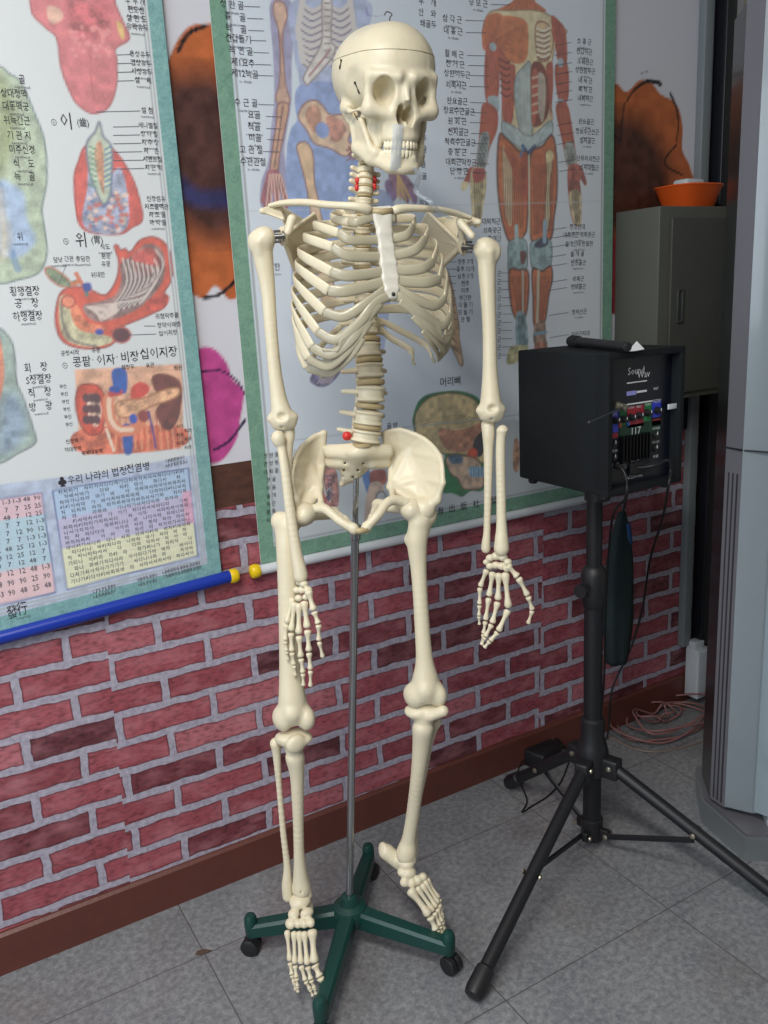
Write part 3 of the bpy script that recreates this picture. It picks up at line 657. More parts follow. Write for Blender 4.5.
humerus([(488, 250, -.055, 10.5), (487, 268, -.055, 8.6), (488, 295, -.052, 7.4), (489.5, 330, -.05, 6.8), (490, 368, -.045, 7.2), (490.5, 392, -.04, 9), (491, 411, -.035, 11.5)], -1)
def lbone(name, P, extra=(), h=.0018, k=.005):
    pts = [W(*p[:3]) for p in P]; ra = [px(p[3], W(*p[:3])) for p in P]
    return bone(name, shaft(pts, ra, k)+list(extra), h, BONE, SK)
E3 = np.array([0, 0, 1.])
# viewer-left forearm
a = W(280, 438, .03)
lbone('radius', [(278, 437, .035, 6.5), (279, 441, .035, 6), (281, 446, .035, 4.2), (285, 470, .045, 4.5), (290, 510, .055, 5), (296, 550, .065, 5.5), (300, 570, .07, 6.5), (301, 577, .072, 6.5)], [(1, el(a+SR*.0-E3*.002, (.012, .012, .005)), .003)])
lbone('ulna', [(288, 428, .012, 6), (289, 436, .018, 5.5), (288, 448, .022, 4.6), (288, 480, .03, 4), (291, 520, .04, 3.4), (296, 556, .045, 3.2), (299, 572, .048, 4)])
# viewer-right forearm
lbone('ulna', [(488, 424, -.045, 6.5), (488.5, 434, -.04, 6), (488.5, 450, -.038, 4.8), (488, 490, -.03, 3.9), (487, 530, -.022, 3.4), (486, 543, -.02, 4), (485.8, 549, -.02, 4.3)])
a = W(502.5, 430, -.03)
lbone('radius', [(502.5, 430, -.03, 5.2), (501, 438, -.03, 4.4), (500.5, 455, -.028, 4.6), (501, 490, -.02, 4.6), (501.5, 525, -.01, 5), (501.5, 540, -.005, 6.4), (501.5, 549, -.003, 7.4)], [(1, el(a, (.011, .011, .005)), .003)])
def knuckle(a, b, r, name, parent, m=BONE):
    a = np.array(a); b = np.array(b); L = np.linalg.norm(b-a)
    prof = [(r*.45, 0), (r*.9, .03*L), (r*1.08, .1*L), (r*.95, .2*L), (r*.66, .34*L), (r*.58, .5*L), (r*.64, .68*L), (r*.86, .82*L), (r*1.0, .91*L), (r*.8, .975*L), (r*.4, L)]
    return MB().lathe(prof, a, b-a, 10).build(name, m, parent, smooth=True)
def digit(par, pts, r, first='metacarpal', rest='finger_bone'):
    P = [np.array(p) for p in pts]
    for i in range(len(P)-1):
        a, b = P[i], P[i+1]; g = (b-a)*.03; tip = i == len(P)-2
        knuckle(a+g, b-g, r*(1-.13*i), first if i == 0 else rest, par)
def pebbles(name, P, par_=None, k=.0015):
    ops = [(1, el(np.array(c), r), k if i else 0) for i, (c, r) in enumerate(P)]
    V, Q = sdf(ops, .0013, .0003); return obj(name, V, Q, BONE, SK)
# viewer-right hand
def wl(l): return [W(*p) for p in l]
hand = pebbles('hand', [(W(x, y, d), (r, r*.9, r*.85)) for x, y, d, r in [(490, 558, -.015, .0085), (496, 556, -.01, .0095), (503, 557, -.004, .0095), (508, 562, .0, .008), (490, 566, -.014, .008), (496, 565, -.01, .0085), (502, 566, -.004, .009), (507, 569, .002, .007), (486, 562, -.015, .006)]])
digit(hand, wl([(507, 565, .004), (518, 577, .008), (528, 596, .010), (532.5, 610, .006), (528, 624, .0)]), .0075)
digit(hand, wl([(505, 571, .0), (508.5, 609, .012), (498, 632, .022), (490, 641, .024), (484, 648, .024)]), .0078)
digit(hand, wl([(499, 572, -.004), (498, 601, .004), (492, 624, .014), (485, 637, .016), (481.5, 645, .015)]), .0074)
digit(hand, wl([(493, 571, -.008), (489, 597, -.006), (485.5, 621, .002), (483.5, 634, .004), (482, 644, .003)]), .0068)
digit(hand, wl([(487, 569, -.012), (480, 587, -.014), (479.5, 605, -.010), (479, 616, -.008), (479.5, 625, -.008)]), .006)
# viewer-left hand, seen from its edge in front of the thigh
hand = pebbles('hand', [(W(x, y, d), (r, r*.95, r*.85)) for x, y, d, r in [(300, 582, .07, .008), (304, 584, .078, .008), (308, 590, .085, .008), (302, 590, .075, .0085), (297, 590, .068, .0075), (306, 597, .085, .007), (299, 598, .073, .008)]])
digit(hand, wl([(308, 590, .09), (314, 611, .10), (318.5, 624, .105), (319, 641, .105), (323, 658, .104)]), .0072)
digit(hand, wl([(304, 600, .085), (307.5, 629, .098), (309, 652, .105), (310.5, 670, .108), (310.5, 687, .107)]), .0074)
digit(hand, wl([(299, 602, .080), (299, 635, .094), (301, 658, .100), (303, 673, .102), (303.5, 686, .101)]), .0072)
digit(hand, wl([(295, 601, .074), (291, 632, .088), (292, 652, .094), (294, 665, .095), (295.5, 676, .094)]), .0068)
digit(hand, wl([(293, 597, .066), (286.5, 624, .084), (285, 641, .09), (286.5, 651, .092), (288, 660, .091)]), .0062)
# --- pelvis
def fan(o, ring, th, k=.009): return [(1, tri(o, ring[i], ring[i+1], th), k) for i in range(len(ring)-1)]
def pel(L):
    (si, cr1, cr2, cr3, asis, aiis, ace, arc, sij, mid, mid2, rm1, rm2, pub, isc, isr) = [W(*p) for p in L]
    ops = fan(mid, [si, cr1, cr2, cr3, mid2, arc, sij, si], .0022)+fan(mid2, [cr3, asis, aiis, ace, arc, mid], .0026)+[(1, tri(mid, cr3, mid2, .0024), .003)]
    rim = cr([si, cr1, cr2, cr3, asis], 6)
    ops += [(1, rc(rim[i], rim[i+1], .0042, .0042), .003) for i in range(len(rim)-1)]
    ops += [(1, rc(asis, aiis, .0048, .006), .004), (1, rc(aiis, ace, .007, .012), .008), (1, rc(sij, arc, .006, .006), .005), (1, rc(arc, ace, .007, .014), .008), (1, rc(si, sij, .006), .004)]
    rm = cr([ace, rm1, rm2, pub], 5); ops += [(1, rc(rm[i], rm[i+1], .0085-.001*min(i/5, 2), .0085-.001*min((i+1)/5, 2)), .006) for i in range(len(rm)-1)]
    ops += [(1, rc(arc, rm1, .005, .006), .006), (1, el(pub, (.008, .009, .011)), .005), (1, el(ace, (.021, .021, .022)), .008), (1, rc(ace, isc, .012, .012), .008), (1, rc(isc, isr, .010, .006), .006), (1, rc(isr, pub, .006, .006), .006)]
    return bone('hip_bone', ops, .0021, BONE, SK)
pel([(324, 433, -.05), (314, 437, -.045), (302, 447, -.02), (294, 462, .012), (291, 482, .035), (295, 500, .035), (302, 515, .02), (319, 488, -.015), (322, 466, -.05), (310, 462, -.05), (304, 485, -.012), (322, 508, .03), (340, 521, .052), (354, 529, .058), (334, 513, -.055), (345, 519, .01)])
pel([(384, 434, -.05), (400, 430, -.055), (424, 439, -.04), (440, 457, -.008), (443, 483, .018), (437, 500, .015), (424, 510, .005), (391, 487, -.03), (391, 466, -.055), (408, 452, -.06), (420, 478, -.03), (393, 500, .02), (378, 515, .048), (366, 528, .056), (378, 505, -.055), (372, 517, .01)])
MB().sweep([W(352, 530, .06), W(360, 531, .062), W(368, 529, .06)], .006, n=10).build('pubic_joint', DISC, SK, smooth=True)
o = W(358.5, 456, -.03)
ops = [(1, el(W(361, 451, -.022), (.031, .024, .018)), 0), (1, tri(W(350, 447, -.02), W(326, 449, -.045), W(348, 476, -.05), .007), .008), (1, tri(W(368, 447, -.02), W(389, 448, -.045), W(356, 476, -.05), .007), .008), (1, rc(W(357, 456, -.03), W(350, 474, -.06), .02, .015), .012), (1, rc(W(350, 474, -.06), W(342, 484, -.065), .013, .006), .01)]
for a, b in (((345, 453, -.025), (330, 452, -.04)), ((345, 462, -.035), (331, 462, -.05)), ((372, 453, -.025), (387, 452, -.04)), ((372, 462, -.035), (385, 462, -.05))): ops += [(1, rc(W(*a), W(*b), .013, .012), .008)]
for k in range(3):
    for s in (-1, 1): ops += [(-1, rc(W(354-k*3+s*(9-k*2), 463+k*7, .0), W(354-k*3+s*(9-k*2), 463+k*7, -.05), .0025), .002)]
bone('sacrum', ops, .0019, BONE, SK)
# --- legs
def femur(P, head, troch, knee, sgn):
    pts = [W(*p[:3]) for p in P]; ra = [px(p[3], W(*p[:3])) for p in P]; ops = shaft(pts, ra, .008)
    hd = W(*head); tr = W(*troch); kn_ = W(*knee)
    ops += [(1, el(hd, (.021, .021, .021)), .004), (1, rc(hd, pts[0], .014, .017), .01), (1, rc(tr, pts[1], .014, .013), .01), (1, el(tr, (.016, .016, .018)), .006), (1, rc(hd-SF*.012, tr-SF*.004, .013, .012), .008), (1, el(pts[1]+SR*sgn*.016-SF*-.006, (.008, .008, .010)), .008)]
    w = px(14, kn_)
    ops += [(1, el(kn_-SR*w*.83-E3*.004, (.017, .025, .024)), .008), (1, el(kn_+SR*w*.83-E3*.004, (.017, .025, .024)), .008), (1, rc(kn_+SF*-.012+E3*.012, kn_-SF*.004-E3*.0, .016, .015), .008),
            (-1, rc(kn_-E3*.045-SF*.02, kn_-E3*.016-SF*.022, .006, .004), .006), (-1, el(kn_-E3*.03, (.008, .03, .012)), .006)]
    return bone('femur', ops, .0023, BONE, SK)
femur([(288, 524, .028, 10), (287, 545, .035, 10.5), (288, 580, .045, 10.3), (289, 630, .06, 10), (290, 670, .07, 10.5), (292, 695, .078, 13), (293, 710, .08, 15)], (305, 514, .028), (280, 521, .018), (293.5, 716, .085), 1)
femur([(420, 520, .01, 9.5), (417, 540, .012, 10), (419, 575, .018, 7.6), (422, 625, .03, 7.4), (424.5, 660, .038, 8.6), (425.5, 680, .04, 13), (425.5, 690, .042, 15)], (411, 509, .005), (428, 515, -.002), (425, 693, .045), -1)
# viewer-left lower leg
k1 = W(293, 738, .085)
ops = [(1, el(k1-SR*.016, (.018, .022, .011)), 0), (1, el(k1+SR*.018, (.018, .022, .011)), .006), (1, rc(k1-E3*.006, W(295, 757, .09), .021, .014), .01), (1, el(W(296, 744, .108), (.020, .011, .018)), .005), (1, el(k1+E3*.006, (.03, .02, .008)), .005)]
L = [(295, 757, .09, 9.5), (297, 775, .088, 7), (298, 810, .085, 5.6), (299, 850, .082, 5.2), (300.5, 875, .08, 7), (301.5, 889, .08, 9.5)]
pts = [W(*p[:3]) for p in L]; ra = [px(p[3], W(*p[:3])) for p in L]; ops += shaft(pts, ra, .006)+[(1, el(W(309, 894, .08), (.006, .009, .010)), .006), (-1, rc(W(301, 880, .12), W(301, 893, .095), .003, .002), .002)]
bone('tibia', ops, .002, BONE, SK)
lbone('fibula', [(275.5, 743, .07, 5.5), (276.5, 752, .07, 4.2), (279, 785, .07, 2.9), (283, 830, .072, 3), (287, 865, .074, 3.4), (287, 885, .076, 5), (288, 897, .078, 5)])
# viewer-left foot, toes pointing down towards the camera
ops = [(1, el(W(300, 901, .09), (.022, .02, .014)), 0), (1, el(W(303, 907, .075), (.02, .026, .018)), .004), (1, rc(W(301, 905, .07), W(298, 898, .03), .018, .016), .008), (1, el(W(307, 913, .115), (.014, .010, .010)), .003), (1, el(W(294, 914, .11), (.012, .012, .010)), .003),
       (1, el(W(310, 922, .13), (.009, .012, .009)), .002), (1, el(W(303.5, 923, .13), (.008, .012, .009)), .002), (1, el(W(297, 923, .128), (.008, .012, .009)), .002), (1, el(W(290, 924, .122), (.009, .012, .009)), .002)]
V, Q = sdf(ops, .0016, .0004); foot = obj('foot', V, Q, BONE, SK)
for l, r in (([(312, 928, .14), (314.5, 964, .172), (320, 977, .185), (325, 989, .19)], .0095), ([(304, 930, .14), (307.5, 966, .172), (311, 980, .185), (314.5, 988, .188), (316, 994, .19)], .0066), ([(299, 930, .138), (301, 965, .168), (305.5, 981, .182), (310, 989, .186), (313, 996, .188)], .0064),
             ([(294, 930, .134), (295, 965, .163), (296.5, 978, .176), (297.5, 986, .18), (298, 992, .182)], .0062), ([(287, 929, .128), (290, 962, .156), (292, 975, .168), (294, 982, .172), (295.5, 990, .174)], .006)):
    digit(foot, wl(l), r, 'metatarsal', 'toe_bone')
# viewer-right lower leg
k1 = W(424, 711, .045)
ops = [(1, el(k1-SR*.019, (.018, .022, .012)), 0), (1, el(k1+SR*.018, (.019, .022, .012)), .006), (1, rc(k1-E3*.006, W(423, 728, .05), .022, .016), .01), (1, rc(W(430, 716, .06), W(443, 711, .066), .010, .011), .006)]
L = [(423, 728, .05, 10.5), (421.5, 745, .042, 8.8), (418, 775, .03, 7.2), (413.5, 810, .01, 6.6), (409, 838, .0, 6.8), (407, 850, .0, 9.4), (406, 855, .0, 9.6)]
pts = [W(*p[:3]) for p in L]; ra = [px(p[3], W(*p[:3])) for p in L]; ops += shaft(pts, ra, .006)+[(1, el(W(413, 860, .005), (.006, .008, .010)), .006)]
bone('tibia', ops, .002, BONE, SK)
lbone('fibula', [(437, 721, .022, 5), (431, 738, .012, 3.4), (424, 775, .004, 2.8), (416.5, 812, -.014, 2.8), (413.5, 840, -.014, 4.2), (413, 854, -.008, 4.8)])
ops = [(1, el(W(406, 862, .005), (.018, .02, .013)), 0), (1, rc(W(403, 865, -.005), W(387, 852, -.015), .015, .0165), .008), (1, el(W(383.5, 850, -.018), (.009, .014, .018)), .006), (1, el(W(409, 873, .02), (.016, .012, .011)), .004), (1, el(W(402, 872, .018), (.010, .010, .009)), .003),
       (1, el(W(405, 882, .03), (.011, .010, .010)), .003), (1, el(W(412, 883, .03), (.010, .010, .010)), .003), (1, el(W(418, 880, .025), (.010, .010, .010)), .003), (1, el(W(423, 877, .02), (.009, .009, .009)), .003)]
V, Q = sdf(ops, .0016, .0004); foot = obj('foot', V, Q, BONE, SK)
for l, r in (([(409, 888, .04), (430, 916, .062), (436, 930, .07), (439, 943, .072)], .0098), ([(416, 886, .035), (434, 912, .054), (440, 926, .062), (442, 933, .063), (443, 939, .063)], .0066), ([(421, 883, .03), (437, 908, .046), (442, 922, .054), (444, 929, .055), (445, 935, .055)], .0064),
             ([(424, 880, .025), (439, 904, .038), (442, 916, .044), (443.5, 922, .045), (444.5, 928, .045)], .006), ([(426, 878, .018), (439, 899, .03), (441, 909, .034), (442, 914, .035), (442, 919, .035)], .006)):
    digit(foot, wl(l), r, 'metatarsal', 'toe_bone')
# ------------------------------------------------------------------ rolling stand
GRN = mat('green_plastic', (18, 62, 56), .38, var=.1, bump=.08, bscale=150)
BLK = mat('black_plastic', (26, 26, 29), .5)
CHR = mat('pole_chrome', (172, 174, 176), .22, metal=.95)
HUB = np.array([.669, -.337, 0.])
ST = thing('rolling_stand', tuple(HUB), 'green four-legged plastic base on black castors with a thin chrome pole carrying the skeleton', 'stand')
pt = W(356, 478, -.035); pb = HUB+[0, 0, .095]; ud = nrm(pt-pb)
mb = MB(); mb.cyl(pb, pb+ud*(np.linalg.norm(pt-pb)*.90), .0078, n=20); mb.build('pole', CHR, ST)
pc = W(354, 510, -.03); mb = MB(); mb.lathe([(.0078, 0), (.0105, .002), (.0105, .03), (.0078, .032)], pb+ud*(np.linalg.norm(pt-pb)*.90-.03), ud, 20); mb.cyl(pb+ud*(np.linalg.norm(pt-pb)*.9), pt, .0055, n=16)
mb.cyl(pb+ud*(np.linalg.norm(pt-pb)*.90-.012)-SF*.018, pb+ud*(np.linalg.norm(pt-pb)*.9-.012), .003, n=12); mb.build('pole_coupling', CHR, ST)
mb = MB(); mb.lathe([(.034, .055), (.038, .062), (.038, .082), (.034, .09), (.022, .096), (.016, .112), (.012, .114)], HUB, (0, 0, 1), 28); mb.build('hub', GRN, ST)
def yr(dx, dy): a = math.atan2(dy, dx); return np.array([[math.cos(a), -math.sin(a), 0], [math.sin(a), math.cos(a), 0], [0, 0, 1]])
for px_, py_ in ((252, 934), (449, 952), (321, 1020), (369, 862)):
    e = hit(px_, py_, 2, .045); v = e-HUB; L = math.hypot(v[0], v[1]); R = yr(v[0], v[1])
    mb = MB(); n = 9; V = []; F = []
    for i in range(n):
        t = i/(n-1); x = .02+(L-.02)*t; w = .018-.004*t; z1 = .088-.014*t; z0 = .050-.004*t
        for (a, b) in ((-w, z0), (-w, z1-.006), (-w*.7, z1), (w*.7, z1), (w, z1-.006), (w, z0)): V.append(HUB+R@np.array([x, a, b]))
    for i in range(n-1):
        for k in range(6): F.append((i*6+k, i*6+(k+1) % 6, (i+1)*6+(k+1) % 6, (i+1)*6+k))
    F += [tuple(range(6))[::-1], tuple(range((n-1)*6, n*6))]; mb.add(V, F)
    mb.lathe([(.011, .042), (.013, .046), (.014, .076), (.013, .086), (.010, .092), (.004, .094)], HUB+R@np.array([L, 0, 0]), (0, 0, 1), 20)
    leg = mb.build('leg', GRN, ST)
    c = HUB+R@np.array([L+.004, 0, .0192]); ax = R@nrm([.35, 1, 0])
    for s in (-1, 1): mb = MB(); mb.lathe([(.005, -.007), (.016, -.007), (.019, -.005), (.019, .005), (.016, .007), (.005, .007)], c+ax*s*.009, ax, 24); mb.build('castor_wheel', BLK, leg)
    mb = MB(); mb.lathe([(.008, .016), (.011, .024), (.010, .044)], HUB+R@np.array([L, 0, 0]), (0, 0, 1), 16); mb.build('castor_stem', BLK, leg)
# clear tape on the face and shoulder
TAPE = mat('clear_tape', (210, 220, 230), .2, alpha=.34)
def strip(P, w, dirs, th=.0003):
    P = cr(P, 8); d = np.array(dirs, float); V = []
    for p in P: V += [p-d*w/2, p+d*w/2]
    n = len(P); F = [(2*i, 2*i+1, 2*i+3, 2*i+2) for i in range(n-1)]
    Nn = np.cross(P[1]-P[0], d); Nn = nrm(Nn)*th; V2 = [v-Nn for v in V]; m = len(V)
    F2 = [tuple(j+m for j in f)[::-1] for f in F]; sd = [(2*i, 2*i+2, 2*i+2+m, 2*i+m) for i in range(n-1)]+[(2*i+3, 2*i+1, 2*i+1+m, 2*i+3+m) for i in range(n-1)]+[(0, m, m+1, 1), (m-2, m-1, 2*m-1, 2*m-2)]
    return MB().add(V+V2, F+F2+sd)
tp = [H(-1.6, -5.0, 8.5), H(-1.7, -6.6, 8.5), H(-1.8, -8.2, 8.3), H(-1.8, -9.8, 8.1), H(-1.8, -11.2, 8.0), H(-1.7, -12.2, 7.6)]
t = strip(tp, .019, AS[:, 0]).build('clear_tape', TAPE, None, smooth=True, auto=False); tag(t, 'strip of clear sticky tape stuck over the skull teeth and chin', 'tape')
tp = [H(1.6, -11.6, 8.2), H(2.8, -13.0, 7.4), H(3.4, -15.5, 5), W(428, 200, .03), W(440, 212, .005), W(452, 219, -.02)]
t = strip(tp, .010, nrm(SR+.3*ZC)).build('clear_tape', TAPE, None, smooth=True, auto=False); tag(t, 'strip of clear tape dangling from the chin down to the collarbone', 'tape')
# ------------------------------------------------------------------ speaker on its tripod
SPB = mat('speaker_vinyl', (20, 24, 27), .7, bump=.5, bscale=900, var=.08, spec=.25)
PANEL = mat('control_panel', (16, 20, 32), .35)
BLU = mat('panel_blue', (48, 62, 190), .4); GR2 = mat('panel_green', (20, 110, 60), .4); RD2 = mat('panel_red', (150, 34, 52), .4); PUR = mat('panel_maroon', (120, 36, 62), .4)
WHT = mat('white_print', (222, 222, 226), .5); LBL = mat('pale_label', (200, 206, 210), .4)
SLV = mat('brushed_steel', (176, 170, 150), .3, metal=.85); CAB = mat('black_cable', (22, 22, 24), .5)
sx, sy, sw, sd_, sz, sh = 1.318, -.391, .215, .272, .918, .284
SPO = (sx, sy, sz)
SPK = thing('speaker', SPO, 'black box speaker with coloured knob panel standing on top of the tripod', 'speaker', None)
mb = MB(); fy = sy-sd_/2; t = .013
mb.box((sx, sy+.014, sz+sh/2), (sw, sd_-.028, sh), bev=.004)
for c, d in (((sx, fy+.016, sz+t/2), (sw, .034, t)), ((sx, fy+.016, sz+sh-t/2), (sw, .034, t)), ((sx-sw/2+t/2, fy+.016, sz+sh/2), (t, .034, sh-2*t+.004)), ((sx+sw/2-t/2, fy+.016, sz+sh/2), (t, .034, sh-2*t+.004))): mb.box(c, d, bev=.0015)
mb.build('cabinet', SPB, SPK)
py = fy+.022
gx = lambda u: sx-sw/2+sw*u; gz = lambda v: sz+sh*(1-v)      # panel coordinates, v downward
ti = []
for tx, u, v, s_, al in (('Sound', .45, .170, .021, 'c'), ('Wav', .55, .200, .021, 'c'), ('MIC', .185, .42, .0075, 'c'), ('VOL', .185, .44, .007, 'c'), ('LINE', .295, .41, .007, 'c'), ('ECHO', .40, .41, .007, 'c'), ('BASS', .50, .41, .007, 'c'), ('TREBLE', .62, .405, .006, 'c'), ('MASTER', .74, .395, .0065, 'c'),
                         ('117', .46, .60, .022, 'c'), ('MIC IN', .18, .70, .007, 'c'), ('LINE OUT', .18, .80, .007, 'c'), ('ANT', .72, .30, .008, 'c'), ('POWER', .74, .59, .007, 'c'), ('DC 12V', .74, .69, .007, 'c'), ('AC IN', .46, .80, .009, 'c'), ('FUSE', .74, .80, .008, 'c'), ('AC 220V 60Hz', .46, .92, .008, 'c'), ('TAPE', .18, .87, .007, 'c')):
    if tx == 'TAPE': continue
    ti.append((tx, gx(u), gz(v), s_, al, .9))

mb = MB().box((sx, py+.003, sz+sh/2), (sw-2*t, .006, sh-2*t)); mb.mi = 1; q_ = text_mb(ti, py-.0014); mb.add(q_.V, q_.F); pan = mb.build('control_panel', PANEL, SPK, mats=[PANEL, WHT])
def plate(u0, v0, u1, v1, m, nm='colour_block', par=pan, dy=.0008):
    MB().box(((gx(u0)+gx(u1))/2, py-dy/2, (gz(v0)+gz(v1))/2), (abs(gx(u1)-gx(u0)), dy, abs(gz(v1)-gz(v0)))).build(nm, m, par, auto=False)
plate(.13, .395, .235, .56, BLU); plate(.255, .39, .34, .52, GR2); plate(.35, .395, .57, .545, RD2); plate(.58, .385, .67, .52, GR2); plate(.68, .375, .80, .50, BLU)
plate(.255, .525, .80, .62, mat('panel_darkgreen', (18, 54, 40), .4)); plate(.13, .565, .23, .60, RD2); plate(.68, .515, .80, .56, RD2)
plate(.32, .372, .80, .382, WHT, 'white_line'); plate(.34, .222, .60, .230, WHT, 'white_line'); plate(.34, .285, .46, .315, mat('logo_violet', (150, 150, 215), .4), 'white_line'); plate(.47, .29, .60, .305, WHT, 'white_line'); plate(.24, .955-.12, .78, .84, mat('panel_line', (60, 62, 70), .4), 'white_line')
def knob(u, v, r, m=BLK, par=SPK, nm='knob', h=.014):
    c = np.array([gx(u), py, gz(v)]); mb = MB(); mb.lathe([(r, 0), (r, h*.35), (r*.8, h*.4), (r*.72, h), (r*.3, h)], c, (0, -1, 0), 18); k = mb.build(nm, m, par)
    MB().box(c+np.array([0, -h, r*.4]), (r*.22, .0008, r*.7)).build('pointer', WHT, k, auto=False); return k
for u, v in ((.185, .475), (.285, .475), (.39, .47), (.49, .465), (.605, .455), (.735, .45)): knob(u, v, .0075)
for u, v, c in ((.285, .50, (206, 70, 30)), (.39, .50, (40, 110, 200)), (.49, .495, (180, 60, 80)), (.605, .485, (40, 150, 80))):
    plate(u-.04, v-.0, u-.012, v+.03, mat('dot%d' % int(u*1000), c, .4), 'colour_block', pan, .0012)
for u, v in ((.185, .60+.04), (.185, .74), (.74, .63), (.74, .73)): knob(u, v, .009, BLK, SPK, 'socket', .005)
mb = MB()
for k in range(9): mb.box((gx(.27)+k*(gx(.62)-gx(.27))/8, py-.005, (gz(.6)+gz(.78))/2), (.0028, .010, gz(.6)-gz(.785)))
mb.build('heat_sink', mat('heat_sink', (20, 21, 24), .35, metal=.5), SPK)
plate(.25, .60, .64, .79, mat('sink_recess', (8, 8, 10), .5), 'recess')
mb = MB().box((gx(.46), py-.004, gz(.845)), (.036, .008, .026), bev=.002); mb.build('power_inlet', BLK, SPK)
# clamp of the aerial, its rod, the tag and the plugs
c = np.array([gx(.20), py-.010, gz(.375)]); mb = MB(); mb.cyl(c+[-.014, 0, .004], c+[.012, -.004, -.003], .007, n=12); mb.lathe([(.009, 0), (.009, .008), (.005, .010)], c+[0, .010, 0], (0, -1, 0), 14); mb.cyl(c, c+[.004, -.014, -.004], .0055, n=12)
aer = mb.build('aerial_joint', SLV, SPK)
e = hit(589.5, 422, 1, py-.10); mb = MB(); mb.cyl(c+[0, -.012, 0], e, .0022, .0013, n=8); mb.lathe([(.0024, 0), (.0026, .003), (.001, .005)], e, e-c, 8); mb.build('aerial_rod', METAL, aer)
MB().box((gx(.885), py-.014, gz(.43)), (.026, .003, .011), bev=.001).build('paper_tag', LBL, SPK)
mb = MB(); c = np.array([gx(.185), py-.004, gz(.80)]); mb.cyl(c, c+[.0, -.02, 0], .006, n=12); mb.cyl(c+[.03, .0, 0], c+[.005, -.018, 0], .006, n=12); mb.build('plug', BLK, SPK)
mb = MB()
for fx in (-1, 1):
    for f2 in (-1, 1): mb = MB(); mb.lathe([(.008, -.012), (.011, -.008), (.011, .002)], (sx+fx*(sw/2-.02), sy+f2*(sd_/2-.025), sz), (0, 0, 1), 16); mb.build('rubber_foot', BLK, SPK)
mb = MB(); mb.lathe([(.05, -.004), (.05, .001)], (sx, sy, sz), (0, 0, 1), 24); mb.lathe([(.028, -.045), (.028, -.004)], (sx, sy, sz), (0, 0, 1), 24); mb.build('pole_mount', BLK, SPK)
# tripod
TRI = mat('tripod_paint', (20, 21, 25), .5)
TP = np.array([sx-.004, sy+.004, 0.])
TS = thing('tripod_stand', tuple(TP), 'black tripod stand with long round legs and a tall pole under the box speaker', 'stand')
mb = MB(); mb.cyl(TP+[0, 0, .50], TP+[0, 0, sz-.03], .0175, n=24); mb.build('upper_pole', TRI, TS)
mb = MB(); mb.cyl(TP+[0, 0, .03], TP+[0, 0, .66], .0215, n=24); mb.build('lower_pole', TRI, TS)
mb = MB(); mb.lathe([(.0215, .62), (.027, .63), (.029, .66), (.029, .70), (.024, .715), (.0175, .72)], TP, (0, 0, 1), 24)
mb.lathe([(.016, .0), (.016, .012), (.006, .014), (.006, .05)], TP+[-.058, -.016, .675], (1, .25, 0), 14); mb.build('clamp_collar', BLK, TS)
mb = MB(); mb.lathe([(.034, .20), (.038, .205), (.038, .255), (.034, .275), (.028, .29), (.028, .34), (.0215, .345)], TP, (0, 0, 1), 26); hubz = .225
feet = [hit(474, 998, 2, .012), hit(860, 948, 2, .012), hit(510, 786, 2, .012)]
v = feet[1]-TP; v[2] = 0; feet[1] = TP+nrm(v)*.50+[0, 0, .012]
hb = mb
for f in feet:
    v = f-TP; v[2] = 0; v = nrm(v); hb.box(TP+v*.045+[0, 0, .228], (.05, .034, .05), R=yr(v[0], v[1]), bev=.006)
hb.build('leg_hub', BLK, TS)
mb = MB(); mb.lathe([(.0215, .02), (.026, .022), (.026, .075), (.0215, .078)], TP, (0, 0, 1), 24)
for f in feet:
    v = f-TP; v[2] = 0; v = nrm(v); mb.box(TP+v*.03+[0, 0, .045], (.03, .014, .022), R=yr(v[0], v[1]), bev=.002)
mb.build('brace_collar', BLK, TS)
for f in feet:
    v = f-TP; v[2] = 0; L = np.linalg.norm(v); v = v/L; a = TP+v*.05+[0, 0, .232]; b = f+[0, 0, .012]; u = nrm(b-a); w = np.cross(v, [0, 0, 1])
    mb = MB(); mb.cyl(a, b, .0145, n=20); lg = mb.build('leg', TRI, TS)
    mb = MB(); mb.lathe([(.0145, -.055), (.0185, -.05), (.0195, -.006), (.017, .006), (.009, .008)], b, u, 20); mb.build('rubber_foot', BLK, lg)
    m = a+(b-a)*(.45 if f is feet[1] else .52); c0 = TP+v*.042+[0, 0, .045]
    MB().sweep([c0+w*.010, m+w*.014-[0, 0, .012]], .0075, .004, up=(0, 0, 1), n=8).build('brace', TRI, TS)
    for q in (m, a, c0):
        for s in (-1, 1): mb = MB(); mb.lathe([(.0065, 0), (.006, .003), (.003, .0045)], q+w*s*(.018 if q is m else .017 if q is a else .012), w*s, 12); mb.build('rivet', SLV, TS)
# microphone and crumpled paper on the speaker
tz = sz+sh
b = hit(570, 341, 2, tz+.012); a = hit(628, 347, 2, tz+.012); a = a+nrm(a-b)*.0; u = nrm(b-a)
MC_ = mat('foam_black', (20, 20, 22), .9, bump=.5, bscale=300)
mic = thing('microphone', tuple((a+b)/2*np.array([1, 1, 0])+np.array([0, 0, tz])), 'black handheld microphone lying on top of the box speaker', 'microphone')
L = np.linalg.norm(a-b); o0 = a
mb = MB(); mb.lathe([(.004, 0), (.009, .002), (.010, .01), (.0095, .03), (.0105, L-.055), (.0115, L-.05)], o0, u, 20); mb.build('handle', BLK, mic)
MB().lathe([(.0115, L-.052), (.0125, L-.045), (.0135, L-.03), (.0135, L-.015), (.011, L-.004), (.006, L+.002), (.002, L+.003)], o0, u, 20).build('grille', MC_, mic)
c = hit(633, 351, 2, tz); mb = MB(); P_ = [(-.030, -.004, .001), (-.01, -.014, .001), (.018, -.012, .002), (.022, .006, .003), (.014, .004, .017), (-.002, -.002, .010), (.004, .012, .002), (-.016, .008, .001)]
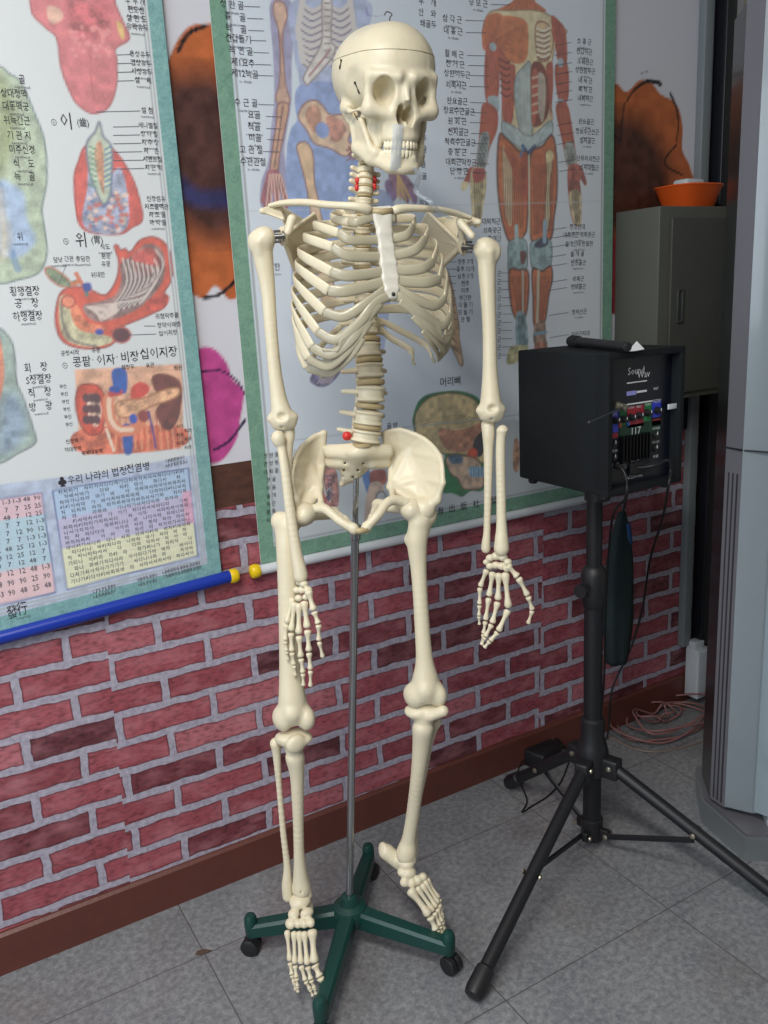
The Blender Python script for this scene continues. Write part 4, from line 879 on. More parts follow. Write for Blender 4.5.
V = [c+np.array(p) for p in P_]; V2 = [v+[0, 0, .0012] for v in V]; T_ = [(0, 1, 5), (1, 2, 4), (1, 4, 5), (2, 3, 4), (3, 6, 4), (4, 6, 5), (5, 6, 7), (0, 5, 7)]
mb.add(V+V2, [tuple(i+8 for i in f) for f in T_]+[f[::-1] for f in T_]+[(0, 8, 9, 1), (1, 9, 10, 2), (2, 10, 11, 3), (3, 11, 14, 6), (6, 14, 15, 7), (7, 15, 8, 0)])
o = mb.build('crumpled_paper', mat('white_paper', (226, 228, 232), .7), None); tag(o, 'small crumpled white paper scrap on top of the box speaker', 'paper')
# dark cover hanging behind the tripod pole, with its cord, and the speaker's leads
hp = hit(622, 505, 1, -.2); 
nb, nt_ = 26, 22; V = []; base_ = np.array([hp[0], -.2, 0])
zt, zb = hit(622, 512, 1, -.2)[2], hit(618, 662, 1, -.2)[2]
for j in range(nt_):
    t = j/(nt_-1); z = zt+(zb-zt)*t; w = .012+.036*math.sin(min(t*2.4, 1)*math.pi/2)-.016*max(0, t-.75)/.25; dth = .008+.014*math.sin(min(t*2, 1)*math.pi/2)
    for k in range(nb):
        a = 2*math.pi*k/nb; rr = 1+.10*math.sin(5*a+t*2)+.05*math.sin(9*a-t*3); V.append(base_+[-.008*t+w*rr*math.cos(a), dth*rr*math.sin(a), z])
F = [(j*nb+k, j*nb+(k+1) % nb, (j+1)*nb+(k+1) % nb, (j+1)*nb+k) for j in range(nt_-1) for k in range(nb)]+[tuple(range(nb))[::-1], tuple(range((nt_-1)*nb, nt_*nb))]
cv = obj('hanging_cover', V, F, mat('dark_green_cloth', (28, 44, 46), .8, bump=.3, bscale=120, var=.15), None); tag(cv, 'folded dark green cloth cover hanging from the speaker behind its pole', 'cover')
MB().sweep(cr([base_+[.012, -.012, zt-.03], base_+[.014, -.015, zt-.06], base_+[.020, -.013, zt-.09]], 6), .008, .003, n=8).build('blue_lining', mat('blue_lining', (44, 80, 130), .7), cv, smooth=True)
MB().sweep(cr([base_+[0, 0, zt-.02], base_+[-.004, -.02, zt+.05], base_+[-.008, -.06, sz-.003]], 6), .0035, n=8).build('strap', CAB, cv, smooth=True)
def cable(name, pts, r, m, label, cat='cable', group=None, n=8, k=10):
    o = MB().sweep(cr(pts, k), r, n=n).build(name, m, None, smooth=True); return tag(o, label, cat, group)
q = lambda x, y, Y: hit(x, y, 1, Y)
cable('audio_cable', [(gx(.185), py-.02, gz(.80)), (gx(.185), py-.034, gz(.87)), (gx(.19), py-.032, gz(1.02)), q(612, 520, -.36), q(606, 600, -.30), q(604, 680, -.26), q(600, 720, -.24), q(598, 742, -.22)], .0028, CAB, 'black lead dropping from the left of the speaker panel behind the pole')
cable('power_cable', [(gx(.46), py-.006, gz(.845)), (gx(.55), py-.036, gz(.82)), (gx(.72), py-.035, gz(.80)), (gx(.80), py-.03, gz(.88)), (gx(.80), py-.024, gz(1.06)), q(662, 520, -.30), q(650, 560, -.1), q(642, 610, -.06), q(630, 650, -.05), q(612, 690, -.05), (1.70, -.05, .012), (1.6, -.05, .006)], .0032, CAB, 'black mains lead curving from the speaker socket down the brick wall')
# power adapter lying behind the rear tripod leg with its lead
ad = hit(543, 762, 2, 0); R = yr(.9, .25)
at_ = thing('power_adapter', (ad[0], ad[1], 0), 'black mains adapter lying by the baseboard behind the rear tripod leg', 'adapter')
MB().box((ad[0], ad[1], .026), (.10, .07, .052), R=R, bev=.008).build('adapter_body', BLK, at_)
MB().sweep(cr([ad+[.04, .02, .03], ad+[.065, .02, .045], ad+[.085, .01, .02], ad+[.1, 0, .005]], 6), .004, n=8).build('plug_lead', CAB, at_, smooth=True)
f = lambda x, y, z=.003: hit(x, y, 2, z)
cable('thin_cable', [f(523, 760, .03), f(518, 775, .02), f(527, 800), f(522, 812), f(532, 806), f(548, 796), f(560, 783), f(566, 770), f(570, 758)], .0022, CAB, 'thin black cord looped on the floor under the rear tripod leg')
# tangled pale flex in the corner
PINK = mat('pink_flex', (140, 98, 96), .35)
rnd = random.Random(5); cc = hit(662, 722, 2, 0); pts = []
for k in range(58):
    a = k*.80+rnd.uniform(-.12, .12); R_ = .10+.075*math.sin(k*.37)+rnd.uniform(-.015, .015)
    pts.append(cc+np.array([math.cos(a)*R_*1.05+.02*math.sin(k*.21), math.sin(a)*R_*.72, .006+.05*(k/58)*abs(math.sin(k*.9))+.002*k/10]))
cable('coiled_cable', pts, .0032, PINK, 'tangled coil of pinkish flex on the floor in the corner by the air conditioner', k=6)
cable('phone_wire', [f(590, 741), f(600, 735), f(615, 740), f(632, 748), f(655, 752), f(680, 748), f(700, 742)], .003, mat('beige_flex', (130, 114, 106), .4), 'single loose beige wire running out from the tangled coil on the floor')
# ------------------------------------------------------------------ conduits in the corner
GRY = mat('grey_conduit', (120, 128, 132), .5); DRK = mat('black_conduit', (18, 20, 28), .45)
cx = hit(699, 300, 1, -.02)[0]
CW = .016
mb = MB(); mb.box((2.073, -.0135, (.20+2.7)/2), (.034, .025, 2.5), bev=.003); o = mb.build('cable_trunking', GRY, None); tag(o, 'grey vertical plastic cable trunking on the wall left of the black one in the corner', 'trunking')
mb = MB(); mb.box((2.137, -.024, 1.45), (.04, .044, 2.5), bev=.004); o = mb.build('cable_trunking', DRK, None); tag(o, 'black vertical trunking in the corner beside the air conditioner', 'trunking')
jb = thing('junction_box', (2.11, -.04, .0), 'white plastic socket box low in the corner under the grey trunking', 'socket box')
MB().box((2.112, -.040, .108), (.062, .052, .165), bev=.005).build('box_body', mat('box_white', (196, 202, 206), .5), jb); MB().box((2.105, -.032, .2), (.045, .035, .03), bev=.004).build('box_neck', mat('box_white', (196, 202, 206), .5), jb)
# ------------------------------------------------------------------ wall locker with the orange tray
LK = mat('locker_paint', (86, 88, 81), .55, var=.04); LKD = mat('locker_door', (72, 73, 69), .55)
lx0, lx1, lz0, lz1, ly = 1.757, 2.13, 1.022, 1.515, -.155
lk = thing('wall_locker', (lx0, 0, lz0), 'grey-green metal wall locker above and behind the box speaker', 'locker')
mb = MB(); mb.box(((lx0+lx1)/2, ly/2-.001, (lz0+lz1)/2), (lx1-lx0, -ly-.004, lz1-lz0), bev=.003); mb.build('body', LK, lk)
mb = MB(); mb.box(((lx0+lx1)/2+.012, ly-.004, (lz0+lz1)/2-.006), (lx1-lx0-.05, .008, lz1-lz0-.045), bev=.002); dr = mb.build('door', LKD, lk)
mb = MB(); hx = lx0+.062
for c, d in (((hx, ly-.010, lz0+.245), (.006, .006, .075)), ((hx+.018, ly-.010, lz0+.245), (.006, .006, .075)), ((hx+.009, ly-.010, lz0+.285), (.024, .006, .006)), ((hx+.009, ly-.010, lz0+.205), (.024, .006, .006))): mb.box(c, d, bev=.001)
mb.box((hx+.009, ly-.0085, lz0+.245), (.014, .002, .075)); mb.build('handle', mat('handle_dark', (62, 66, 64), .4), dr)
mb = MB()
for xx in (lx0+.08, lx1-.09): mb.box((xx, -.05, lz0-.006), (.03, .10, .012)); mb.box((xx, -.006, lz0-.06), (.03, .012, .12))
mb.build('bracket', DRK, lk)
tb_ = thing('plastic_basin', ((1.87), -.08, lz1), 'orange plastic basin on top of the wall locker', 'basin')
mb = MB(); V = []; n = 40; rings = []
cx_, cy_ = 1.948, -.079
for rx, ry, z in ((.045, .035, .002), (.060, .05, 0), (.065, .054, .004), (.084, .069, .052), (.089, .073, .056), (.087, .072, .059), (.081, .066, .056), (.061, .051, .008), (.04, .03, .006)):
    rings.append([(cx_+rx*abs(math.cos(a))**.7*math.copysign(1, math.cos(a)), cy_+ry*abs(math.sin(a))**.7*math.copysign(1, math.sin(a)), lz1+z) for a in np.linspace(0, 2*math.pi, n, endpoint=False)])
V = [p for r_ in rings for p in r_]; F = [(j*n+k, j*n+(k+1) % n, (j+1)*n+(k+1) % n, (j+1)*n+k) for j in range(len(rings)-1) for k in range(n)]+[tuple(range(n))[::-1], tuple(range((len(rings)-1)*n, len(rings)*n))]
mb.add(V, F); mb.build('basin_shell', mat('orange_plastic', (226, 92, 30), .4), tb_)
o = MB().box((1.945, -.08, lz1+.043), (.07, .05, .065), bev=.008).build('white_carton', mat('box_white', (196, 202, 206), .5), None); tag(o, 'small white carton sticking out of the orange basin', 'carton')
# ------------------------------------------------------------------ floor-standing air conditioner
def floorpt(px_, dist):
    r_ = ray(px_, 835); r_[2] = 0; return np.array([CP[0], CP[1], 0])+nrm(r_)*dist
ACB = mat('ac_silver', (128, 138, 144), .34, coat=.3); ACD = mat('ac_dark_gloss', (30, 34, 36), .3, coat=.25); ACF = mat('ac_front_blue', (140, 154, 162), .16, coat=1.); ACG = mat('ac_grey_trim', (104, 104, 110), .35); ACW = mat('ac_foot', (112, 118, 120), .3)
TOPZ = 1.855; u_ = nrm([.80, -.60, 0]); bk = nrm([.60, .80, 0])
A0, A1, A2, A3 = floorpt(752, 1.965), floorpt(723, 1.985), floorpt(708, 2.02), floorpt(699, 2.13)
AC = thing('air_conditioner', tuple(A1), 'tall silver floor-standing air conditioner with glossy dark side in the right corner', 'air conditioner')
W_ = .40
def ring(name, pts, z0, z1, m):
    return MB().prism([tuple(p[:2]) for p in pts], z0, z1).build(name, m, AC)
B0 = A0+u_*W_; B1 = B0+u_*.05+bk*.06; B2 = B1+bk*.10; B3 = A3+u_*.50
b0, b1, b3 = hit(744, 861, 2, 0), hit(701, 822, 2, 0), floorpt(697, 2.15)
ring('foot_base', [b1, b0, b0+u_*.44, b0+u_*.50+bk*.1, b0+u_*.50+bk*.28, b3+bk*.04], 0, .06, ACW)
ring('foot_slope', [b1+u_*.006+bk*.004, b0+u_*.004+bk*.006, b0+u_*.43+bk*.01, b0+u_*.49+bk*.1, b0+u_*.49+bk*.27, b3+bk*.035], .06, .068, ACG)
ring('back_casing', [A2+bk*.001, B2-bk*.001, B3, A3], .08, TOPZ, ACD)
ring('grey_trim', [A1+bk*.004, B1+bk*.004, B2, A2], .08, TOPZ+.004, ACG)
ring('side_moulding', [A0+bk*.012+u_*.001, B0+bk*.012, B1, A1], .085, TOPZ+.01, ACB)
mid = (A1+A2)/2; arc = [A0+u_*(W_*k/20)-bk*(.004+.045*math.sin(math.pi*k/20)**.55) for k in range(21)]
ring('front_panel', [A0+bk*.010]+arc+[B0+bk*.010], .10, TOPZ+.018, ACF)
arc2 = [A0+u_*(.03+(W_-.06)*k/12)-bk*(.010+.040*math.sin(math.pi*k/12)**.5) for k in range(13)]
ring('foot_apron', [A0+bk*.02+u_*.03]+arc2+[B0+bk*.02-u_*.03], .064, .099, mat('ac_apron_white', (180, 188, 192), .2, coat=.6))

c = hit(203, 952, 2, 0)
MB().prism([(-.016, -.004), (-.006, -.009), (.018, -.002), (.004, .006), (-.012, .005)], 0, .002, R=yr(.9, -.3), o=c).build('tile_chip', mat('brown_chip', (84, 66, 54), .7), None)
tag(bpy.data.objects['tile_chip'], 'small brown broken chip lying on the floor tile joint left of the green base', 'chip')

for q0, q1, o1 in ((A1, A0, ACB), (A2, A1, ACG)):
    dn = nrm(q1-q0); nn = np.array([-dn[1], dn[0], 0.]); nn = nn if nn.dot(CP-q0) > 0 else -nn; c_ = (q0+q1)/2; R_ = np.stack([dn, nn, np.array([0, 0, 1.])], 1)
    MB().box((c_[0], c_[1], .965), (np.linalg.norm(q1-q0)*.92, .004, .003), R=R_).build('seam', BLK, AC)
    if o1 is ACG:
        for k in (.25, .5, .75): g_ = q0+(q1-q0)*k; MB().box((g_[0], g_[1], .50), (.0022, .004, .82), R=R_).build('slit', mat('slit_dark', (60, 60, 64), .5), AC)
# ------------------------------------------------------------------ the two wall charts
PRM = paint_mat('chart_print', .5, .15)
INK = mat('print_ink', (48, 46, 52), .6); INKG = mat('print_ink_grey', (92, 92, 100), .6)
def wq(Y):
    def w(x, y): h = hit(x, y, 1, Y); return (h[0], h[2])
    return w
YC = -.012; w = wq(YC)
def tr(ox, oy, k): return lambda *a: [w(ox+a[i]/k, oy+a[i+1]/k) for i in range(0, len(a), 2)]
def rim_(P, x0, x1, z0, z1, bw, c1, c2):   # speckled border
    m = (P.X < x0+bw) | (P.X > x1-bw) | (P.Z < z0+bw)
    k = (RNG.rand(*P.X.shape)*.6+P.N4*.4)[..., None]; col = lin(c1)*(1-k)+lin(c2)*k
    P.C[m] = col[m]
    for d in (.004, .008): m = ((np.abs(P.X-(x0+bw+d)) < .0012) | (np.abs(P.X-(x1-bw-d)) < .0012)) & (P.Z > z0+bw) | (np.abs(P.Z-(z0+bw+d)) < .0012) & (P.X > x0+bw) & (P.X < x1-bw); P.C[m] = lin((170, 176, 180))
def small(items, tx, x, y, s=.017, al='c', sq=.95): X_, Z_ = w(x, y); k = .70+.20*min(max((x-60)/420, 0), 1); items.append((tx, X_, Z_, s*k*1.06, al, sq*(k+.08)/.9 if x < 330 else sq))
# ===== right-hand chart: skeleton and muscles
x0, x1, z0, z1 = .668, 1.738, .765, 2.10
P = Paint(x0, x1, z0, z1, .003, (218, 227, 238))
P.mix((slice(None), slice(None)), np.clip((P.X-1.15)/.6, 0, 1)*.8, (222, 228, 232))
sl = P.Z < (1.012+(P.X-.7)*-.01); P.C[sl] = lin((200, 208, 212))
# left: skeleton figure in a blue-violet silhouette
a = tr(200, 0, 3.84); PU = (150, 148, 190); BN = (214, 176, 152); LB = (206, 204, 216)
P.poly(a(275, 0, 345, 0, 360, 90, 352, 250, 350, 400, 325, 560, 330, 640, 335, 790, 240, 800, 235, 700, 262, 620, 272, 500, 285, 380, 280, 200, 270, 90), (160, 156, 188), grain=.1)
P.poly(a(360, 0, 640, 0, 645, 120, 600, 250, 560, 400, 590, 560, 560, 760, 350, 790, 345, 600, 385, 400, 380, 300, 360, 200), (176, 186, 218), alpha=.9)
P.poly(a(350, 490, 600, 490, 590, 800, 380, 1150, 350, 1000), (146, 168, 214)); P.poly(a(380, 330, 560, 330, 600, 470, 560, 570, 450, 560, 380, 480), (150, 168, 214))
P.poly(a(285, 10, 320, 10, 335, 60, 318, 130, 322, 240, 330, 330, 345, 385, 330, 410, 300, 400, 292, 370, 305, 320, 308, 200, 300, 110, 285, 60), BN, edge=(150, 100, 90))
P.fib(a(300, 120, 306, 340), a(318, 130, 326, 340), 3, .002, (120, 80, 70)); P.poly(a(300, 400, 340, 405, 325, 500, 305, 600, 298, 660, 270, 660, 280, 560, 292, 480), (206, 160, 132), edge=(130, 80, 80))
P.line(a(318, 410, 300, 540, 286, 640), .003, (110, 70, 70)); P.poly(a(262, 655, 300, 655, 322, 700, 340, 790, 326, 800, 308, 740, 300, 800, 286, 800, 280, 740, 262, 800, 246, 800, 240, 780, 232, 770, 250, 690), (160, 90, 100), grain=.25)
for k in range(6): P.line(a(268+k*8, 670, 255+k*18, 790), .003, (224, 190, 170))
# ribcage
for i in range(9):
    y = 12+i*27; dx = 105-abs(i-4)*4
    for s in (-1, 1):
        P.line(a(485+s*18, y+18, 485+s*dx*.6, y+34, 485+s*dx, y+8, 485+s*dx*1.02, y-18), .0125, (216, 210, 206)); P.line(a(485+s*18, y+26, 485+s*dx*.6, y+42, 485+s*dx, y+18), .003, (120, 104, 130))
P.poly(a(470, 0, 505, 0, 503, 150, 520, 180, 500, 230, 420, 320, 405, 318, 400, 290, 460, 180, 470, 120), (220, 214, 208), edge=(150, 130, 130)); P.line(a(420, 290, 470, 230, 500, 190), .004, (176, 120, 120))
for i in range(9): P.line(a(478, 12+i*26, 498, 12+i*26), .003, (150, 130, 130))
# pelvis and thigh bone, left half
P.poly(a(378, 450, 400, 400, 440, 385, 470, 405, 500, 440, 560, 440, 590, 470, 570, 540, 600, 560, 560, 600, 500, 570, 440, 550, 410, 500), (220, 190, 160), edge=(150, 90, 80))
P.poly(a(405, 440, 425, 405, 455, 410, 465, 460, 450, 510, 420, 490), (204, 150, 124), grain=.2); P.poly(a(485, 450, 540, 460, 560, 500, 530, 545, 500, 530), (196, 140, 120), grain=.3); P.ell(w(200+470/3.84, 500/3.84), (.016, .016), (140, 160, 210))
P.poly(a(372, 560, 400, 545, 420, 560, 435, 600, 440, 700, 460, 800, 520, 1150, 470, 1160, 430, 850, 405, 700, 385, 620), (222, 188, 150), edge=(140, 90, 80))
for q_ in range(22): P.line(a(560+RNG.rand()*70, 560+RNG.rand()*60, 560+RNG.rand()*70, 560+RNG.rand()*60), .003, (150, 90, 90))
P.poly(a(640, 20, 655, 60, 700, 60, 640, 60), PU)
# rest of the standing figure, lower legs and the hand that shows right of the neck
b = tr(230, 180, 2.56)
P.poly(b(400, 0, 440, 0, 470, 10, 480, 50, 470, 60, 440, 20, 420, 55, 400, 30), (150, 120, 160)); 
c = tr(310, 150, 6.4); P.poly(c(505, 150, 560, 130, 600, 150, 640, 190, 680, 280, 670, 300, 640, 260, 632, 340, 600, 320, 560, 280, 530, 250, 510, 200), (150, 110, 130), grain=.3)
for k in range(6): P.line(c(560, 150, 560+k*18, 300+(k % 2)*20), .004, (222, 180, 120))
P.poly(b(320, 60, 420, 60, 400, 400, 370, 480, 330, 480, 320, 300), (150, 166, 208), alpha=.8); P.poly(b(250, 450, 300, 440, 290, 480, 260, 520, 230, 530, 205, 515, 215, 490), (118, 110, 150), grain=.3)
for k in range(5): P.line(b(225+k*7, 520, 245+k*7, 490, 290, 450), .003, (200, 184, 190))
# backbone seen from the side, right of the ribs
e = tr(420, 180, 3.84)
P.poly(e(90, 340, 110, 360, 130, 440, 150, 560, 150, 600, 165, 700, 155, 712, 140, 680, 120, 640, 105, 600, 85, 560, 80, 420), (206, 176, 140), grain=.3, edge=(130, 90, 70))
for k in range(9): P.line(e(95+k*3, 370+k*33, 120+k*4, 400+k*33), .004, (120, 84, 66)); P.poly(e(100+k*4, 380+k*30, 128+k*4, 420+k*30, 118+k*4, 425+k*30), (190, 150, 110))
# muscle figure
OR1, OR2, RD1, BWN, GB, CRM = (208, 124, 74), (200, 114, 68), (178, 88, 62), (136, 66, 42), (172, 188, 192), (222, 206, 164)
m = tr(420, 0, 3.84)
P.poly(m(355, -60, 360, 0, 290, 48, 480, 48, 440, 0, 440, -60), OR2); P.fib(m(360, 0, 300, 46), m(440, 0, 460, 46), 7, .002, (130, 60, 40))
P.poly(m(385, -190, 415, -190, 440, -150, 445, -90, 430, -40, 370, -40, 352, -90, 358, -150), (206, 120, 84))
P.poly(m(265, 50, 350, 40, 470, 45, 555, 110, 560, 130, 520, 180, 505, 260, 500, 380, 505, 470, 440, 540, 420, 600, 400, 600, 320, 500, 320, 330, 300, 200, 240, 150), CRM, edge=(150, 110, 70))
P.poly(m(262, 58, 245, 90, 238, 165, 250, 195, 290, 180, 300, 120, 320, 70, 300, 50), OR2); P.fib(m(262, 62, 245, 170), m(318, 75, 280, 175), 6, .002, BWN, .6)
P.poly(m(318, 62, 400, 75, 416, 130, 410, 222, 372, 245, 330, 225, 282, 175, 300, 120), OR1); P.fib(m(405, 85, 290, 150), m(395, 230, 285, 175), 11, .002, (150, 74, 40), .7)
P.poly(m(445, 95, 490, 92, 512, 150, 500, 215, 475, 235, 450, 215), (214, 186, 140), edge=BWN); 
for k in range(6): P.line(m(450, 110+k*20, 475, 118+k*20, 498, 108+k*20), .006, (234, 222, 196)); P.line(m(450, 119+k*20, 475, 127+k*20, 498, 117+k*20), .003, (130, 60, 50))
P.poly(m(505, 60, 535, 80, 558, 115, 566, 200, 560, 250, 530, 235, 520, 180, 508, 120), RD1); P.fib(m(515, 80, 530, 230), m(550, 110, 560, 240), 4, .002, (110, 40, 30), .6)
P.poly(m(258, 168, 300, 190, 306, 300, 296, 385, 258, 400, 246, 300), RD1); P.fib(m(262, 190, 258, 390), m(298, 200, 292, 380), 6, .0025, (206, 120, 86), .5); P.ell(w(420+280/3.84, 180/3.84), (.010, .009), GB)
P.poly(m(262, 372, 298, 372, 304, 420, 285, 430, 264, 400), GB)
P.poly(m(240, 400, 268, 398, 298, 430, 296, 500, 268, 570, 252, 640, 216, 645, 226, 530, 232, 450), RD1); P.fib(m(245, 410, 222, 640), m(292, 440, 250, 600), 6, .0025, (212, 128, 84), .5)
P.poly(m(232, 520, 266, 520, 252, 640, 218, 640), (150, 162, 160), grain=.3); P.fib(m(236, 525, 220, 640), m(262, 530, 248, 640), 5, .0025, (70, 60, 56), .8)
P.poly(m(192, 642, 224, 648, 220, 680, 190, 700, 175, 725, 160, 730, 165, 705, 180, 665), (176, 84, 70)); P.poly(m(160, 700, 185, 700, 178, 728, 160, 730), CRM)
P.poly(m(200, 650, 250, 650, 254, 720, 244, 790, 232, 865, 222, 872, 206, 868, 198, 800, 192, 720), (206, 190, 146), grain=.3); P.fib(m(204, 660, 208, 860), m(246, 660, 234, 860), 5, .003, (96, 84, 56), .8); P.poly(m(205, 650, 248, 650, 244, 690, 208, 700), (170, 80, 70))
P.poly(m(300, 185, 345, 240, 366, 260, 364, 370, 352, 472, 320, 460, 312, 330), RD1); P.fib(m(308, 210, 318, 450), m(358, 270, 350, 460), 7, .0025, (204, 116, 84), .5)
for k in range(6): P.line(m(305+k, 225+k*26, 330, 240+k*26, 345, 235+k*26), .004, (110, 44, 34))
P.poly(m(370, 290, 400, 255, 424, 245, 430, 400, 428, 520, 390, 520, 370, 430, 362, 350), (176, 190, 186), edge=(120, 130, 130)); P.fib(m(384, 290, 392, 510), m(420, 260, 424, 510), 4, .003, (214, 220, 214), .6)
P.poly(m(428, 250, 470, 245, 500, 330, 494, 430, 465, 480, 432, 480, 426, 380), BWN); P.poly(m(455, 280, 480, 300, 482, 400, 470, 470, 456, 430, 452, 350), (190, 176, 160)); P.poly(m(430, 290, 452, 280, 448, 440, 432, 470), (190, 96, 74))
for k in range(5): P.line(m(432, 300+k*34, 452, 294+k*34), .005, (220, 190, 160))
P.poly(m(484, 255, 508, 240, 512, 320, 505, 420, 500, 450, 494, 330), RD1)
P.poly(m(316, 468, 360, 485, 425, 522, 500, 465, 508, 510, 470, 545, 438, 572, 410, 588, 372, 560, 322, 522), (184, 200, 200), edge=(120, 134, 134))
P.line(m(395, 560, 415, 585, 440, 560), .010, (70, 90, 130)); P.fib(m(330, 490, 400, 560), m(490, 485, 440, 560), 6, .003, (222, 228, 224), .5)
P.poly(m(520, 250, 566, 245, 570, 375, 540, 402, 522, 335), RD1); P.fib(m(530, 260, 535, 390), m(560, 260, 562, 380), 4, .0025, (206, 120, 86), .5); P.ell(w(420+540/3.84, 240/3.84), (.010, .010), GB); P.poly(m(530, 380, 556, 390, 560, 430, 536, 420), GB)
P.poly(m(524, 400, 565, 400, 586, 500, 602, 640, 568, 645, 545, 540, 526, 455), RD1); P.fib(m(532, 420, 572, 640), m(562, 420, 596, 630), 5, .0025, (212, 128, 84), .5); P.poly(m(555, 560, 588, 550, 600, 640, 568, 645), (160, 168, 160), grain=.3); P.fib(m(560, 570, 572, 640), m(586, 560, 596, 638), 4, .0025, (70, 60, 56), .8)
P.poly(m(568, 645, 600, 630, 622, 645, 640, 700, 632, 712, 615, 690, 620, 760, 618, 860, 605, 866, 586, 850, 570, 760), (176, 96, 78), grain=.3); P.poly(m(572, 745, 616, 740, 618, 855, 606, 868, 590, 850), (200, 186, 146), grain=.3); P.fib(m(576, 700, 596, 850), m(612, 700, 616, 850), 4, .003, (100, 70, 56), .8)
# thighs
P.poly(m(305, 520, 330, 530, 380, 580, 416, 600, 416, 768, 412, 850, 402, 900, 350, 935, 318, 860, 302, 760, 296, 640), OR2, edge=(84, 46, 32), ew=.005); P.poly(m(320, 560, 345, 600, 355, 700, 352, 860, 330, 830, 318, 700), CRM, alpha=.85)
P.poly(m(330, 545, 372, 620, 410, 740, 408, 800, 380, 720, 350, 640, 325, 580), (196, 104, 64)); P.poly(m(385, 590, 414, 610, 414, 760, 400, 740), RD1); P.poly(m(358, 740, 384, 760, 396, 900, 375, 925, 360, 880), OR1); P.fib(m(310, 560, 325, 850), m(405, 640, 395, 880), 12, .003, (104, 50, 30), .62)
P.poly(m(424, 600, 470, 560, 508, 520, 524, 600, 526, 740, 515, 830, 500, 920, 432, 930, 422, 800), OR2, edge=(84, 46, 32), ew=.005); P.poly(m(430, 610, 480, 600, 476, 680, 440, 750, 426, 740), (196, 110, 66)); P.poly(m(482, 590, 505, 585, 508, 640, 500, 700, 500, 830, 486, 900, 478, 830, 486, 680), CRM, edge=BWN)
P.fib(m(432, 640, 440, 900), m(520, 620, 505, 880), 12, .003, (104, 50, 30), .62); P.ell(w(420+498/3.84, 598/3.84), (.013, .013), (226, 212, 160)); P.line(m(419, 600, 420, 900), .005, (214, 206, 180)); P.line(m(400, 560, 385, 600), .006, (90, 130, 170))
g = tr(420, 180, 3.84)
P.poly(g(345, 235, 405, 232, 412, 330, 392, 362, 345, 370, 338, 300), (150, 176, 178), grain=.25, edge=(90, 110, 110)); P.poly(g(385, 275, 408, 280, 402, 318, 388, 320), (120, 70, 60)); P.line(g(370, 180, 372, 240), .012, (180, 200, 204))
P.poly(g(430, 238, 500, 232, 502, 330, 470, 350, 436, 350, 424, 300), (150, 176, 178), grain=.25, edge=(90, 110, 110)); P.poly(g(440, 245, 485, 215, 488, 250, 450, 262), (70, 70, 90), grain=.3); P.line(g(480, 160, 478, 235), .012, (150, 180, 200))
P.poly(g(342, 352, 380, 345, 415, 355, 416, 450, 402, 532, 372, 535, 350, 480), OR2, edge=(84, 46, 32), ew=.005); P.fib(g(350, 370, 374, 520), g(410, 370, 402, 520), 7, .003, (104, 50, 30), .62); P.line(g(395, 350, 396, 530), .006, (190, 190, 170))
P.poly(g(432, 345, 470, 350, 502, 330, 508, 380, 495, 440, 478, 545, 440, 560, 434, 450), OR2, edge=(84, 46, 32), ew=.005); P.fib(g(438, 370, 446, 540), g(500, 370, 476, 530), 7, .003, (104, 50, 30), .62); P.line(g(455, 350, 450, 560), .008, (200, 196, 170))
P.poly(g(370, 515, 402, 515, 415, 600, 410, 640, 372, 640), (130, 158, 164), grain=.35); P.poly(g(440, 560, 478, 540, 484, 610, 488, 632, 440, 632), (150, 120, 100), grain=.4); P.fib(g(376, 520, 380, 630), g(400, 520, 408, 630), 4, .0025, (50, 64, 70), .8); P.line(g(440, 590, 484, 585), .008, (120, 160, 180))
P.poly(g(350, 640, 412, 636, 412, 650, 372, 700, 340, 708, 332, 692), (196, 190, 140), grain=.3); P.poly(g(440, 630, 486, 630, 490, 690, 450, 700), (176, 110, 80), grain=.3)
# skull in the lower panel
h = tr(380, 360, 3.2)
P.poly(h(105, 210, 108, 170, 125, 130, 160, 108, 240, 98, 300, 112, 325, 140, 345, 200, 352, 300, 335, 410, 290, 420, 262, 438, 235, 425, 200, 420, 195, 350, 205, 300, 130, 260), (34, 120, 66), grain=.2)
P.poly(h(112, 210, 118, 165, 160, 120, 230, 106, 290, 120, 318, 150, 325, 200, 335, 240, 345, 300, 330, 330, 300, 310, 250, 300, 210, 300, 150, 285, 120, 250), (214, 192, 140), grain=.2, edge=(110, 90, 50))
P.poly(h(190, 220, 240, 225, 290, 215, 325, 200, 330, 240, 280, 290, 225, 292, 195, 260), (198, 138, 108), grain=.25); P.poly(h(300, 260, 332, 225, 336, 280, 320, 310, 300, 300), (60, 50, 56)); P.ell(w(380+296/3.2, 360+300/3.2), (.016, .015), (214, 84, 44))
P.poly(h(215, 310, 290, 310, 320, 330, 330, 370, 325, 408, 270, 412, 250, 380, 225, 360), (206, 176, 150), grain=.25, edge=(120, 80, 60)); P.poly(h(288, 342, 334, 345, 332, 372, 290, 372), (150, 190, 214)); 
for k in range(6): P.line(h(292+k*8, 343, 292+k*8, 372), .002, (50, 80, 110))
P.poly(h(222, 305, 262, 308, 260, 330, 228, 330), (90, 120, 150), grain=.3); P.poly(h(196, 340, 215, 350, 245, 420, 262, 436, 225, 425, 200, 420), (26, 130, 70))
for k in range(4): P.line(h(130, 190+k*6, 250, 178+k*8, 318, 190), .0018, (130, 110, 80), .7)
